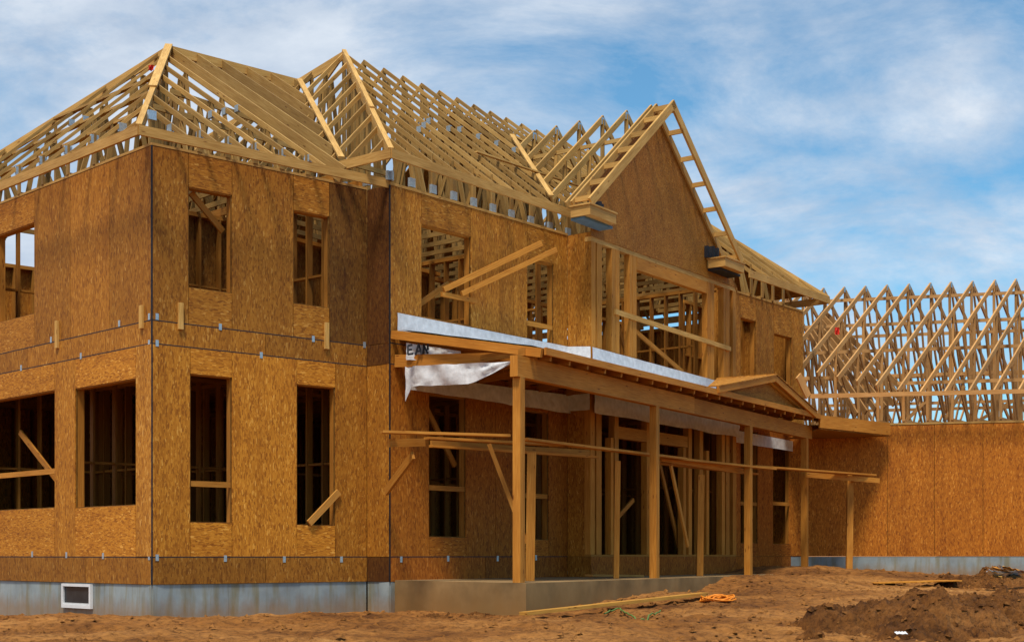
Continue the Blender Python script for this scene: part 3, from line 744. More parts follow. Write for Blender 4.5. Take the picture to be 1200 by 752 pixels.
# overhanging ladder rakes: outer board, inner board, rungs
OG = .45
for sgn in (-1, 1):
    mb = MB()
    pe, pa = grake(OG, sA + sgn * HW), grake(OG, sA)
    mb.beam(pe, pa, .05, .17, Vector((nb.x, nb.y, 0)), (1.15, 1.15, 1.12), 1); lad = mb.build('rake_board', TRUSS, house)
    mb = MB(); mb.beam(grake(.045, sA + sgn * HW), grake(.045, sA), .045, .14, Vector((nb.x, nb.y, 0)), (.95, .95, .92), 1); mb.build('rake_board', TRUSS, house)
    for t in (.04, .2, .36, .52, .68, .84, .96):
        mb = MB(); s_ = sA + sgn * HW * (1 - t); p, q = grake(.065, s_), grake(OG - .025, s_); p.z -= .012; q.z -= .012
        mb.beam(p, q, .04, .10, None, rt(.95, 1.15), 1); mb.build('rung', TRUSS, house)
    # boxed eave return with felt over it
    s_e = sA + sgn * HW; s_i = sA + sgn * (HW - .95)
    bx = MB(); z0 = ZG0 - .31; z1 = ZG0 - .12
    W_bay.box(bx, min(s_e, s_i), max(s_e, s_i), z0, z1, .04, OG + .03, (1.02, .98, .92)); eb = bx.build('eave_box', TRUSS, house)
    bx = MB(); W_bay.box(bx, min(s_e, s_i) - .03, max(s_e, s_i) + .03, z1 + .001, z1 + .03, .03, OG + .05, (1.1, 1.05, 1.0)); bx.build('lid', TRUSS, eb)
    f_ = MB()
    c = s_i + sgn * .1
    for i in range(7):
        s0 = c - .22 + .07 * i; h = .10 + .22 * abs(math.sin(i * 2.1 + sgn)); W_bay.box(f_, s0, s0 + .065, z1 + .031, z1 + .031 + h * .9, .02, .10 + .04 * (i % 3), 1.0)
    f_.build('felt', BLACK, eb)
    b_ = MB(); W_bay.box(b_, min(s_e, s_i) + .05, max(s_e, s_i) + .12, z0 - .05, z0 - .002, .018, OG - .12, .9); b_.build('soffit', BLUE if sgn < 0 else BLACK, eb)

# ------------------------------------------------------------------ porch (part of the house)
Q0 = planat(610, 21.3); Q4 = planat(943, 32.3); qd = (Q4 - Q0).normalized(); qn = Vector((qd.y, -qd.x)); QW = Wall(Q0, Q4)
ZS = -.43
PT = 2.76
for px in (608, 767, 877, 943):
    s = QW.s(px); mb = MB(); QW.box(mb, s - .07, s + .0, ZS + .002, PT, -.07, .07, rt(.95, 1.12)); QW.box(mb, s + .002, s + .07, ZS + .002, PT, -.066, .068, rt(.8, 1.0)); mb.build('porch_post', LUM, house)
# slab
mb = MB(); sl_pts = [Q0 + qn * .2 - qd * .25, Q4 + qn * .2 + qd * .6, planat(985, 34.3), R, C1, M + fM * .25 - lM * (-.02)]
sl_pts = [Q0 + qn * .22 - qd * .2, Q4 + qn * .22 + qd * .9, W_right.p0 + W_right.u * (W_right.len - .5) , D1 , B1, B0, C1, M + fM * .12]
def poly_slab2(mb, pts, z0, z1, tone=1.0): poly_slab(mb, pts, z0, z1, tone)
poly_slab2(mb, sl_pts, -1.35, ZS)
mb.build('porch_slab', CONC2, house)
# beams
Lq = QW.len
mb = MB(); s_sp = QW.s(810); QW.box(mb, -.2, s_sp, PT + .002, PT + .33, -.07, .07, (1.05, 1.02, .98)); mb.build('porch_beam', LUM, house)
mb = MB(); QW.box(mb, s_sp + .004, Lq + .35, PT + .002, PT + .31, -.075, .06, (.86, .82, .78)); mb.build('porch_beam', LUM, house)
E0 = Q0 + qn * .32 + qd * .18; E1 = Q4 + qn * .32 + qd * .1; E2 = planat(1042, 34.2)
EW = Wall(E0, E1); EW2 = Wall(E1, E2)
ZEV = 3.30
def ze(t): return 3.22 + .09 * t
T0 = W_main.p0 + W_main.u * .16
# side beam from corner post back to the wall, and the rake over it
mb = MB(); sb_a = T0 + Vector((.02, -.02)); mb.beam(P3(Q0 + qd * .35 + qn * .09, PT + .44), P3(W_main.p0 + W_main.u * .12 + W_main.n * .03, 3.43), .06, .21, None, (1.05, 1.02, .98), 1); mb.build('porch_beam', LUM, house)
ZW = 3.86
mb = MB(); mb.beam(P3(E0 - qd * .05, ze(0) - .01), P3(T0 - W_main.u * .12 + W_main.n * .02, ZW - .02), .05, .14, None, (1.15, 1.1, 1.02), 1); mb.build('rake_board', LUM, house)
# roof deck as a strip of boards between eave and wall line, white membrane on it
NS = 12
def lerp2(p, q, t): return p + (q - p) * t
def wall_line(t):   # along the house front behind the porch
    T1 = D1 + (R - D1) * .55
    return lerp2(T0, T1, t)
mb = MB(); mm = MB()
zw = lambda t: ZW - .26 * t
for i in range(NS):
    t0, t1 = i / NS, (i + 1) / NS
    p = [P3(lerp2(E0, E1, t0), ze(t0)), P3(lerp2(E0, E1, t1), ze(t1)), P3(wall_line(t1), zw(t1)), P3(wall_line(t0), zw(t0))]
    mb.quad_slab(p, .02, (1.0, .96, .9))
rd = mb.build('porch_roof', OSB, house)
NU, NV = 60, 8
def mem(u, v):
    e = lerp2(E0, E1, u); wv = wall_line(u); p = lerp2(e, wv, v); z = ze(u) + (zw(u) - ze(u)) * v
    return Vector((p.x, p.y, CZ + z + .012 + .012 * (1 + noise.noise(Vector((u * 18, v * 5, 1.3))))))
for i in range(NU):
    for j in range(NV):
        u0, u1 = i / NU * .72, (i + 1) / NU * .72; v0_, v1_ = .07 + .9 * j / NV, .07 + .9 * (j + 1) / NV
        mm.face([mem(u0, v0_), mem(u1, v0_), mem(u1, v1_), mem(u0, v1_)], [(0, 0)] * 4, 1.0)
mm.build('membrane', WRAP, rd, smooth=True)
# upstand of the membrane on the walls
def band(wall, s0, s1, z0a, z1a, z0b, z1b, o, mb, n=30, amp=.012, seed=0):
    for i in range(n):
        for j in range(3):
            def q(i_, j_):
                t = i_ / n; r = j_ / 3; za = z0a + (z0b - z0a) * t + (amp * .5 * noise.noise(Vector((t * 7, seed, 1))) if seed else 0); zb = z1a + (z1b - z1a) * t
                return wall.pt(s0 + (s1 - s0) * t, za + (zb - za) * r, o + amp * (1 + noise.noise(Vector((t * 14 + seed, r * 2, seed)))))
            mb.face([q(i, j), q(i + 1, j), q(i + 1, j + 1), q(i, j + 1)], [(0, 0)] * 4, 1.0)
mm = MB(); band(W_main, .16, W_main.len, ZW - .05, ZW + .30, ZW - .16, ZW + .27, .012, mm); 
band(W_bside, W_bside.len, 0, ZW - .2, ZW + .27, ZW - .3, ZW + .22, .012, mm, 6)
band(W_bay, 0, W_bay.s(838), ZW - .35, ZW + .21, ZW - .35, ZW + .10, .02, mm); mm.build('membrane', WRAP, rd, smooth=True)
# fascia, rafter tails
mb = MB(); mb.beam(P3(E0 + qn * .02, ze(0) + .012), P3(E1 + qn * .02, ze(1) + .012), .04, .115, None, (1.12, 1.06, .98), 1); mb.build('fascia', LUM, house)
mb = MB(); EW2.box(mb, .0, EW2.len, ZEV - .30, ZEV + .0, -.02, .03, (1.05, 1.0, .92)); mb.build('fascia', LUM, house)
k = .25
while k < EW.len - .05:
    t = k / EW.len; a_ = P3(lerp2(E0, E1, t) - qn * .005, ze(t) - .035); b_ = P3(wall_line(t), zw(t) - .035)
    mb = MB(); mb.beam(a_, b_, .04, .14, None, rt(.85, 1.05), 1); mb.build('porch_rafter', LUM, house); k += .61
# ceiling joists
k = .15
while k < Lq:
    t = k / Lq; p = Q0 + qd * k; q = lerp2(W_main.p0 + W_main.u * .3, R - fM * 1.0, t) 
    mb = MB(); mb.beam(P3(p, PT + .49), P3(q, PT + .50), .04, .12, None, rt(.75, .95), 1); mb.build('ceiling_joist', LUM, house); k += .8
# closed roof towards the garage
mb = MB(); p = [P3(E1, ZEV - .004), P3(E2, ZEV - .004), P3(E2 + Vector((-1.2, .9)), ZEV + .05), P3(R - fM * 1.2, zw(1))]; mb.quad_slab(p, .02, .9); mb.build('porch_roof', OSB, house)
mb = MB(); p = [P3(E1, ZEV - .31), P3(E2, ZEV - .31), P3(E2 + Vector((-1.4, .7)), ZEV - .31), P3(R - fM * .8, ZEV - .31)]; mb.quad_slab(p, .02, .7); mb.build('porch_ceiling', OSB, house)
# small pediment on the eave
sg0, sg1, sga = EW.s(838), EW.s(953), EW.s(905)
zga = EW.z(905, 440)
mb = MB()
for (s0, s1) in ((sg0, sga), (sg1, sga)):
    mb.beam(EW.pt(s0, ZEV + .03, .06), EW.pt(s1, zga, .06), .05, .13, Vector((EW.n.x, EW.n.y, 0)), (1.1, 1.06, 1.0), 1)
ped = mb.build('pediment', LUM, house)
mb = MB(); tri = [EW.pt(sg0 + .3, ZEV + .015, -.10), EW.pt(sg1 - .3, ZEV + .015, -.10), EW.pt(sga, zga - .12, -.10)]
mb.face(tri, [(0, 0), (4, 0), (2, 1)], (.9, .85, .8)); mb.face([p - Vector((EW.n.x, EW.n.y, 0)) * .018 for p in tri[::-1]], [(0, 0), (4, 0), (2, 1)], .9); mb.build('infill', OSB, ped)
mb = MB()
for (s0, s1) in ((sg0, sga), (sg1, sga)):
    mb.beam(EW.pt(s0 + (.35 if s0 < s1 else -.35), ZEV + .03, -.06), EW.pt(s1, zga - .07, -.06), .06, .07, Vector((EW.n.x, EW.n.y, 0)), (1.3, 1.35, 1.45), 1)
mb.build('trim', TRUSS, ped)
for (s0, s1) in ((sg0, sga), (sg1, sga)):
    mb = MB(); back = 1.3
    a_, b_, c_, d_ = EW.pt(s0, ZEV + .045, .1), EW.pt(s1, zga + .02, .1), EW.pt(s1, zga + .02, -back), EW.pt(s0, ZEV + .045, -.15)
    mb.quad_slab([a_, b_, c_, d_], .022, (1.05, 1.0, .92)); mb.build('pediment_roof', OSB, ped)
# hanging wrap strips under the porch ceiling on the house wall
for args in ((W_main, .3, W_main.len, 2.86, 3.12, 2.80, 3.16, .03, 40, .05, 3), (W_bside, W_bside.len, 0, 2.84, 3.16, 2.84, 3.16, .03, 5, .02, 4), (W_bay, 0, W_bay.len, 2.78, 3.16, 2.74, 3.10, .03, 40, .05, 5), (W_right, .0, W_right.len - .6, 2.72, 3.02, 2.66, 2.92, .03, 14, .02, 6)):
    mm = MB(); band(*args[:8], mm, *args[8:]); mm.build('wrap_strip', WRAP, house, smooth=True)

# plastic hanging from the side beam
mm = MB(); pa = P3(W_main.p0 + W_main.u * .14 + W_main.n * .10, 0); pb = P3(Q0 - qd * .12 + Vector((.0, .3)), 0)
pa = at(478, 430, 23.2); pb = at(603, 424, 21.5); n_ = 34
for i in range(n_):
    for j in range(5):
        def q(i_, j_):
            t = i_ / n_; p = pa.lerp(pb, t); r = j_ / 5
            dropz = .34 * (1 - .9 * max(0, (t - .62) / .38) ** 1.1) * (1 + (.75 if t < .06 else 0) * (1 - t / .06))
            return Vector((p.x + .03 * noise.noise(Vector((t * 9, r * 3, 0))) - .05, p.y + .09 * noise.noise(Vector((t * 9, r * 2.5 + t * 4, 5))) + .06, p.z - r * dropz + .02))
        mm.face([q(i, j), q(i, j + 1), q(i + 1, j + 1), q(i + 1, j)], [(0, 0)] * 4, 1.0)
single('plastic_sheet', mm, WRAP, 'crumpled white plastic sheet hanging from the side beam at the left end of the porch', 'plastic sheet', smooth=True)
# printed wrap bunched in the porch gable
mm = MB(); n_ = 24
def wq(i, j):
    t = i / n_; p = at(476, 412, 23.2).lerp(at(540, 412, 22.7), t); r = j / 6
    return Vector((p.x + .02 * noise.noise(Vector((t * 6, r * 4, 2))), p.y + .05 * noise.noise(Vector((t * 8, r * 5, 7))), p.z - .14 + r * (.29 - .14 * t)))
for i in range(n_):
    for j in range(6): mm.face([wq(i, j), wq(i + 1, j), wq(i + 1, j + 1), wq(i, j + 1)], [(0, 0)] * 4, .95)
pw = single('printed_wrap', mm, WRAP, 'bunched white house wrap with black lettering tucked under the porch roof end', 'house wrap', smooth=True)
mb = MB()
def strk(x0, y0, x1, y1): mb.beam(at(x0, y0, 23.02), at(x1, y1, 22.98), .02, .032, Vector((0, 1, 0)), 1.0)
for s_ in ((487, 416, 490.5, 403), (490.5, 403, 494, 415), (488.5, 411.5, 493, 411), (496, 415, 496.5, 403.5), (496.5, 403.5, 501, 414), (501, 414, 501.5, 403), (478, 405, 483, 404), (478, 410, 482.5, 409.5), (478, 415, 484, 414.5), (478, 405, 478, 415)): strk(*s_)
pw['_o'] = list(pw.location)
mb.build('lettering', BLACK, pw)

# ------------------------------------------------------------------ garage wing
gd = Vector((math.cos(math.radians(-14)), math.sin(math.radians(-14)))); GA = planat(1000, 34.7)
G0 = GA - gd * 1.62; G1 = GA + gd * 8.5; GW = Wall(G0, G1)
garage = root('garage_wing', (GA.x, GA.y, CZ - .5), 'single storey wing with plain orange board wall and bare truss roof at the right', 'garage')
ZGT = 3.28
mb = MB(); s_e = [0, GW.s(1040), GW.s(1095), GW.s(1152), GW.s(1152) + 1.22, GW.s(1152) + 2.44, GW.len]
for a_, b_ in zip(s_e, s_e[1:]):
    h = random.uniform(.95, 1.08); GW.sheet(mb, a_, b_, -.03, ZGT, tuple(x * h * .9 for x in (1.20, .88, .50)))
gwl = mb.build('wall', OSB, garage)
mb = MB(); GW.framing(mb, -.02, ZGT, [], 0, None, .6); mb.build('wall_framing', LUM, gwl)
mb = MB(); GW.box(mb, 0, GW.len, ZGT, ZGT + .045, -.14, .012, .9); mb.build('plate', TRUSS, garage)
mb = MB(); GW.box(mb, 0, GW.len, -1.2, -.04, -.26, -.012, .85); mb.build('foundation', CONC, garage)
td = Vector((3.54, 4.8)).normalized(); RUN = 5.96; OVG = .55
GB = Wall(G0 + td * 2 * RUN * .93, G1 + td * 2 * RUN * .93)
mb = MB(); GB.storey(mb, -.03, ZGT, [(3, 4, 1, 2.2)], LIGHT); mb.build('wall', OSB, garage)
mb = MB(); GB.box(mb, 0, GB.len, -1.2, -.04, -.26, -.012, .85); mb.build('foundation', CONC, garage)
ZGE, ZGR = 4.04, 7.78
sideg = Vector((-td.y, td.x, 0)); pdg = Vector((td.x, td.y, 0))
px_tip0 = 1114
# position along the wall of the truss whose tip shows at column 1114
eg = GW.p0 - td * OVG
def tip_plan(s): return GW.p0 + GW.u * s + td * (RUN - OVG)
lo, hi = 0.0, GW.len
for _ in range(50):
    m_ = (lo + hi) / 2; p = tip_plan(m_)
    if 600 + F * p.x / p.y < px_tip0: lo = m_
    else: hi = m_
s_ref = lo; DS = .585
tips = []
for k in range(-9, 10):
    s = s_ref + k * DS + random.uniform(-.02, .02)
    td = Vector((3.54, 4.8)).normalized(); td = (td + GW.u * random.uniform(-.006, .006)).normalized()
    if s > GW.len - .1: continue
    base = GW.p0 + GW.u * s
    e0 = base - td * OVG
    ustart = max(0.0, ((R + fM * .06) - e0).dot(fM) / td.dot(fM))
    zs = lambda u: ZGE + (ZGR - ZGE) * u / RUN if u <= RUN else ZGR - (ZGR - ZGE) * (u - RUN) / RUN
    if ustart > RUN * .95: continue
    pt = lambda u, dz=0.0: P3(e0 + td * u, zs(u) + dz)
    low = lambda u: P3(e0 + td * u, ZGT + .09)
    mb = MB()
    mb.beam(pt(ustart), pt(RUN), .042, .13, sideg, rt(.95, 1.15), 1)
    mb.beam(pt(RUN), pt(2 * RUN), .042, .13, sideg, rt(.85, 1.05), 1)
    mb.beam(low(max(OVG, ustart)), low(2 * RUN - OVG), .038, .09, sideg, rt(.7, .9))
    us = [OVG, 2.3, 4.2, RUN, 7.72, 9.62, 2 * RUN - OVG]
    for i, u in enumerate(us):
        if u < ustart: continue
        if i != 5: mb.beam(low(u), pt(u + random.uniform(-.12, .12), -.06), .036, .07, pdg, rt(.55, 1.0))
        if i in (1, 2): mb.beam(low(us[i + 1]), pt(u + .9, -.06), .034, .085, sideg, rt(.7, .95))
        if i in (4, 5): mb.beam(low(u), pt(us[i + 1] - .5 if i == 4 else u + 1.2, -.06), .034, .085, sideg, rt(.7, .95))
        if 0 < i < 4 and u + 1 < 2 * RUN: mb.beam(low(us[i] + 1.5 if i < 3 else 7.7), pt(u, -.06), .036, .085, sideg, rt(.7, .95))
    to = mb.build('roof_truss', GTR, garage)
    g_ = MB(); a_ = pt(RUN, -.10); g_.beam(a_ - Vector((0, 0, .07)), a_ + Vector((0, 0, .07)), .05, .13, sideg, .8); g_.build('gusset_plate', STRAP, to)
    tips.append((s, e0))
sA_, sB_ = tips[0][0], tips[-1][0]
for u, dz in ((RUN - .08, -.35), (4.75, -.55), (3.4, -.62), (1.9, -.75), (7.2, -.5), (8.6, -.7), (10.0, -.5), (4.75, -2.0), (8.6, -1.7)):
    mb = MB(); zz = (ZGE + (ZGR - ZGE) * (u if u < RUN else 2 * RUN - u) / RUN) + dz
    s0 = sA_ if u > 3 else max(sA_, 2.2)
    mb.beam(P3(GW.p0 + GW.u * s0 + td * (u - OVG + .06), zz), P3(GW.p0 + GW.u * (sB_ + .1) + td * (u - OVG + .06), zz), .04, .09, None, rt(.85, 1.05)); mb.build('runner', GTR, garage)
# diagonal sway braces
for s0, u0, s1, u1, z0, z1 in ((6.0, 1.2, 8.8, 3.6, 3.6, 5.4), (4.2, 7.0, 6.8, 7.0, 3.6, 6.0)):
    mb = MB(); mb.beam(P3(GW.p0 + GW.u * s0 + td * u0, z0), P3(GW.p0 + GW.u * s1 + td * u1, z1), .04, .09); mb.build('brace', GTR, garage)
for i in range(7):
    mb = MB(); mb.beam(at(946 + 3 * i, 388 - 4 * i, 38.6 + .25 * i), at(1004 + 11 * i, 486 - 3 * i, 36.2 + .25 * i), .045, .15, None, rt(.55, .85)); mb.build('valley_rafter', GTR, garage)
for (x0, y0, x1, y1) in ((1148, 492, 1200, 462), (1060, 494, 1085, 470), (1106, 494, 1130, 452)):
    mb = MB(); mb.beam(at(x0, y0, 37.5), at(x1, y1, 37.2), .04, .09); mb.build('brace', GTR, garage)
sfa = GW.s(960)
mb = MB(); mb.beam(P3(GW.p0 + GW.u * sfa - td * OVG, ZGE + .02), P3(GW.p0 + GW.u * GW.len - td * OVG, ZGE - .02), .042, .11, None, (1.0, .95, .88), 1); mb.build('fascia', GTR, garage)
mb = MB(); p = GW.p0 + GW.u * sfa - td * OVG; mb.beam(P3(p, ZGE + .02), at(938, 437, 34.2), .05, .22, None, (1.05, 1, .93), 1); mb.build('fascia', GTR, garage)

# ------------------------------------------------------------------ ground
ctrl = [(178, 722, 21.1), (6, 720, 24.3), (430, 715, 23.5), (520, 716, 22.2), (612, 719, 21.2), (700, 704, 23.2), (767, 692, 25), (880, 674, 28.4), (943, 664, 32), (1000, 668, 34), (1100, 672, 34.3), (1195, 672, 33.8),
        (300, 752, 17), (0, 745, 18.0), (600, 752, 16.5), (900, 752, 17), (1195, 752, 17.5), (900, 700, 24), (1100, 690, 27), (760, 725, 20)]
cp = [(at(*c)) for c in ctrl]
def gz_base(x, y):
    sw = 0; sz = 0
    for p in cp:
        w_ = 1 / ((x - p.x) ** 2 + (y - p.y) ** 2 + .6) ** 1.5; sw += w_; sz += w_ * p.z
    w_ = 1 / 40 ** 2.2 * .3; sw += w_; sz += w_ * (CZ - .95)
    return sz / sw
def ground_z(x, y):
    b = gz_base(x, y) if abs(x) < 45 and -5 < y < 75 else CZ - .95
    n_ = .10 * noise.noise(Vector((x * .5, y * .7, 0))) + .06 * noise.noise(Vector((x * 1.7, y * 2.4, 3))) + .05 * noise.noise(Vector((x * 4, y * 7, 9))) + .03 * noise.noise(Vector((x * 14, y * 16, 2)))
    rut = 0
    for c0, k0, wd in ((15.9, .05, .16), (17.5, .05, .16), (18.9, -.10, .13), (20.0, -.10, .13)):
        dd = (y - (c0 + k0 * x + .25 * math.sin(x * .5))) / wd
        if abs(dd) < 3: rut += -.055 * math.exp(-dd * dd) + .03 * math.exp(-(abs(dd) - 1.5) ** 2 * 3) * (1 + noise.noise(Vector((x * 6, y * 6, 0))))
    return b - .03 + n_ * .8 + (rut if x < 5.5 else 0)
def axis(a, b, st, far):
    l = []; v = a
    while v < b: l.append(v); v += st
    pre = []; q = a; s = st
    while q > -far: s *= 1.35; q -= s; pre.append(q)
    post = []; q = l[-1]; s = st
    while q < far: s *= 1.35; q += s; post.append(q)
    return pre[::-1] + l + post
xs = axis(-11, 15, .085, 2500); ys = axis(14.5, 36, .085, 2500)
me = bpy.data.meshes.new('ground'); vs = []; fs = []
for y in ys:
    for x in xs: vs.append((x, y, ground_z(x, y) if abs(x) < 60 and abs(y) < 90 else CZ - .98))
nx = len(xs)
for j in range(len(ys) - 1):
    for i in range(nx - 1): fs.append((j * nx + i, j * nx + i + 1, (j + 1) * nx + i + 1, (j + 1) * nx + i))
me.from_pydata(vs, [], fs); me.polygons.foreach_set('use_smooth', [True] * len(me.polygons)); me.materials.append(DIRT)
go = bpy.data.objects.new('ground', me); COL.objects.link(go); go['kind'] = 'structure'

def mound(name, px, py, d, rx, ry, h, label, seed, rot=0.0):
    c = at(px, py, d); n_ = 170; me = bpy.data.meshes.new(name); vs = []; fs = []
    for j in range(n_ + 1):
        for i in range(n_ + 1):
            u = (i / n_ - .5) * 2; v = (j / n_ - .5) * 2; r = math.hypot(u, v)
            x = u * rx; y = v * ry; X = c.x + x * math.cos(rot) - y * math.sin(rot); Y = c.y + x * math.sin(rot) + y * math.cos(rot)
            k = max(0, 1 - r * (1.12 + .45 * noise.noise(Vector((u * 2.4, v * 2.4, seed)))))
            f_ = k * k * (3 - 2 * k)
            rough = .20 * noise.noise(Vector((X * 2.0, Y * 2.0, seed))) + .15 * abs(noise.noise(Vector((X * 4.5, Y * 4.5, seed + 4)))) - .10 * abs(noise.noise(Vector((X * 9, Y * 9, seed + 8)))) - .06 * abs(noise.noise(Vector((X * 19, Y * 19, seed)))) + .025 * noise.noise(Vector((X * 40, Y * 40, seed))) - .08
            z = ground_z(X, Y) - .05 + f_ * h + rough * min(1, k * 4) * .9 
            vs.append((X - c.x, Y - c.y, z - (c.z)))
    for j in range(n_):
        for i in range(n_): a_ = j * (n_ + 1) + i; fs.append((a_, a_ + 1, a_ + n_ + 2, a_ + n_ + 1))
    me.from_pydata(vs, [], fs); me.materials.append(PILE)
    o = bpy.data.objects.new(name, me); COL.objects.link(o); o.location = c
    tagm(o, label, 'dirt pile', 'earth heaps round the porch'); return o
mound('dirt_pile', 1075, 738, 19.4, 2.9, 1.8, .62, 'low heap of dark dug earth in the right foreground', 1.0, .5)
mound('dirt_pile', 1180, 735, 20.5, 1.9, 1.6, .50, 'smaller dark earth heap cut off by the right edge of the photo', 5.0)
mound('dirt_pile', 1165, 690, 28.8, 2.0, 1.5, .34, 'dark earth heap behind the others, below the rubbish scraps', 9.0)
mound('dirt_pile', 545, 722, 21.3, 1.3, .7, .20, 'thin bank of loose sand against the porch slab end', 13.0)

# clods scattered over the ground
mb = MB(); rnd = random.Random(3)
for i in range(5200):
    y = rnd.uniform(15.2, 33); x = rnd.uniform(-.40 * y, .40 * y)
    if rnd.random() > (1 if x > 2 else .55): continue
    q = Vector((x, y))
    if y > 20.6 and (q - Q0).dot(qn) < .3 and x > -2.6 and (q - M).dot(lM) < 9 and (q - M).dot(fM) > 0 : continue
    if (q - A).dot(W_front.n) < .05 and (q - A).dot(W_left.n) < .05: continue
    r = abs(rnd.gauss(.014, .022)) + .006; z = ground_z(x, y); c = Vector((x, y, z + r * .3))
    dirs = [Vector((rnd.uniform(.6, 1.2), 0, 0)), Vector((0, rnd.uniform(.6, 1.2), 0)), Vector((-rnd.uniform(.6, 1.2), 0, 0)), Vector((0, -rnd.uniform(.6, 1.2), 0))]
    ang = rnd.uniform(0, 6.28); ca, sa = math.cos(ang), math.sin(ang)
    pts = [c + r * Vector((d.x * ca - d.y * sa, d.x * sa + d.y * ca, rnd.uniform(-.3, .3))) for d in dirs]; tp = c + Vector((rnd.uniform(-.3, .3) * r, rnd.uniform(-.3, .3) * r, r * rnd.uniform(.5, 1)))
    for k in range(4): mb.face([pts[k], pts[(k + 1) % 4], tp], [(0, 0)] * 3, 1.0)
mb.build('dirt_clods', DIRT, None, 'stuff')
mb = MB()
dg = bpy.context.evaluated_depsgraph_get()
piles = [o for o in COL.objects if o.name.startswith('dirt_pile')][:3]
for po in piles:
    me = po.data
    for i in range(900):
        v = me.vertices[rnd.randrange(len(me.vertices))].co; c = po.location + v
        if c.z < ground_z(c.x, c.y) + .04: 
            if rnd.random() < .75 or c.z < ground_z(c.x, c.y) - .02: continue
        r = abs(rnd.gauss(.02, .03)) + .01; ang = rnd.uniform(0, 6.28); ca, sa = math.cos(ang), math.sin(ang)
        pts = [c + r * Vector((dx_ * ca - dy_ * sa, dx_ * sa + dy_ * ca, rnd.uniform(-.4, .2))) for dx_, dy_ in ((1, .2), (.1, .9), (-.8, .1), (0, -1))]; tp = c + Vector((rnd.uniform(-.3, .3) * r, rnd.uniform(-.3, .3) * r, r * rnd.uniform(.5, 1)))
        for k in range(4): mb.face([pts[k], pts[(k + 1) % 4], tp], [(0, 0)] * 3, 1.0)
mb.build('earth_clods', PILE, None, 'stuff')

# ------------------------------------------------------------------ scaffold along the porch
SP = [planat(447, 21.5), planat(606, 22.3), planat(767, 26.3), planat(877, 29.6), planat(1020, 33.0)]
ZK = 1.90
scaf = root('scaffold', P3(planat(720, 24.9), ZS), 'rough timber scaffold of narrow planks on posts running through the porch', 'scaffold')
def plank(p, q, z, wd=.19, th=.04, tone=None):
    mb = MB(); mb.beam(P3(p, z), P3(q, z), wd, th, None, tone or rt(1.0, 1.2)); mb.build('plank', LUM, scaf)
plank(planat(447, 21.6), planat(596, 22.3), ZK + .045, .2, .04)
plank(planat(500, 22.2), planat(664, 23.7), ZK, .2); plank(planat(612, 22.4), planat(800, 27.0), ZK + .0, .22); plank(planat(770, 26.5), planat(905, 30.2), ZK - .0, .22)
plank(planat(780, 26.7) + qn * -.28, planat(900, 30.4) + qn * -.28, ZK - .09, .12); plank(planat(880, 29.9), planat(1022, 33.3), ZK + .045, .25)
plank(planat(505, 22.7), planat(700, 25.3), ZK - .09, .1)
def sc_beam(p, q, wd, ht, name, tone=None):
    mb = MB(); mb.beam(p, q, wd, ht, None, tone); mb.build(name, LUM, scaf)
sc_beam(at(455, 519, 21.7), at(497, 518, 22.6), .05, .13, 'ledger'); sc_beam(at(452, 576, 23.1), at(484, 533, 22.3), .05, .14, 'brace')
sc_beam(at(573, 520, 22.7), at(617, 636, 22.7), .04, .07, 'brace')
sc_beam(at(786, 545, 26.9), at(806, 640, 27.6), .04, .08, 'brace')
sc_beam(at(505, 520, 22.9), at(690, 531, 25.6), .05, .12, 'ledger'); sc_beam(at(775, 537, 26.7), at(870, 552, 29.6), .05, .12, 'ledger'); sc_beam(at(945, 556, 32.0), at(1030, 563, 33.2), .05, .12, 'ledger')
for px, yt, wd, d in ((621, 530, .15, 22.6), (722, 540, .10, 25.1), (820, 556, .13, 28.1), (995, 555, .15, 33.0)):
    p = planat(px, d); mb = MB(); zb = ZS + .003 if px < 950 else -.40
    mb.beam(P3(p, zb), P3(p + Vector((.03, 0)), (HOR - yt) / F * d), wd, .10, Vector((1, 0, 0)), rt(.95, 1.1)); mb.build('post', LUM, scaf)

# ------------------------------------------------------------------ loose boards and other things
def board(name, p, q, wd, th, label, cat='board', m=TRUSS, tone=(1.15, 1.12, 1.05), group=None, side=None):
    mb = MB(); mb.beam(p, q, wd, th, side, tone); return single(name, mb, m, label, cat, group)
board('board', W_front.pt(W_front.s(361), W_front.z(361, 613), .03), W_front.pt(W_front.s(396), W_front.z(396, 576), .03), .04, .11, 'short pale board wedged diagonally across the foot of the ground floor window nearest the porch', tone=(1.1, .9, .62))
# boards sticking out of the upper window by the porch roof
pA, pB = W_main.pt(W_main.s(517), W_main.z(517, 340), .06), W_main.pt(W_main.s(613), W_main.z(613, 289), .45)
board('board', pA, pB, .05, .10, 'upper of two long boards slanting across the second floor window over the porch', m=LUM)
pA2, pB2 = W_main.pt(W_main.s(535), W_main.z(535, 345), .12), W_main.pt(W_main.s(628), W_main.z(628, 297), .50)
board('board', pA2, pB2, .05, .09, 'lower of two long boards slanting across the second floor window over the porch', m=LUM)
board('board', W_main.pt(W_main.s(515), W_main.z(515, 345), .05), W_main.pt(W_main.s(556), W_main.z(556, 353), .05), .05, .08, 'short level board under the slanting boards at the second floor window', m=LUM)
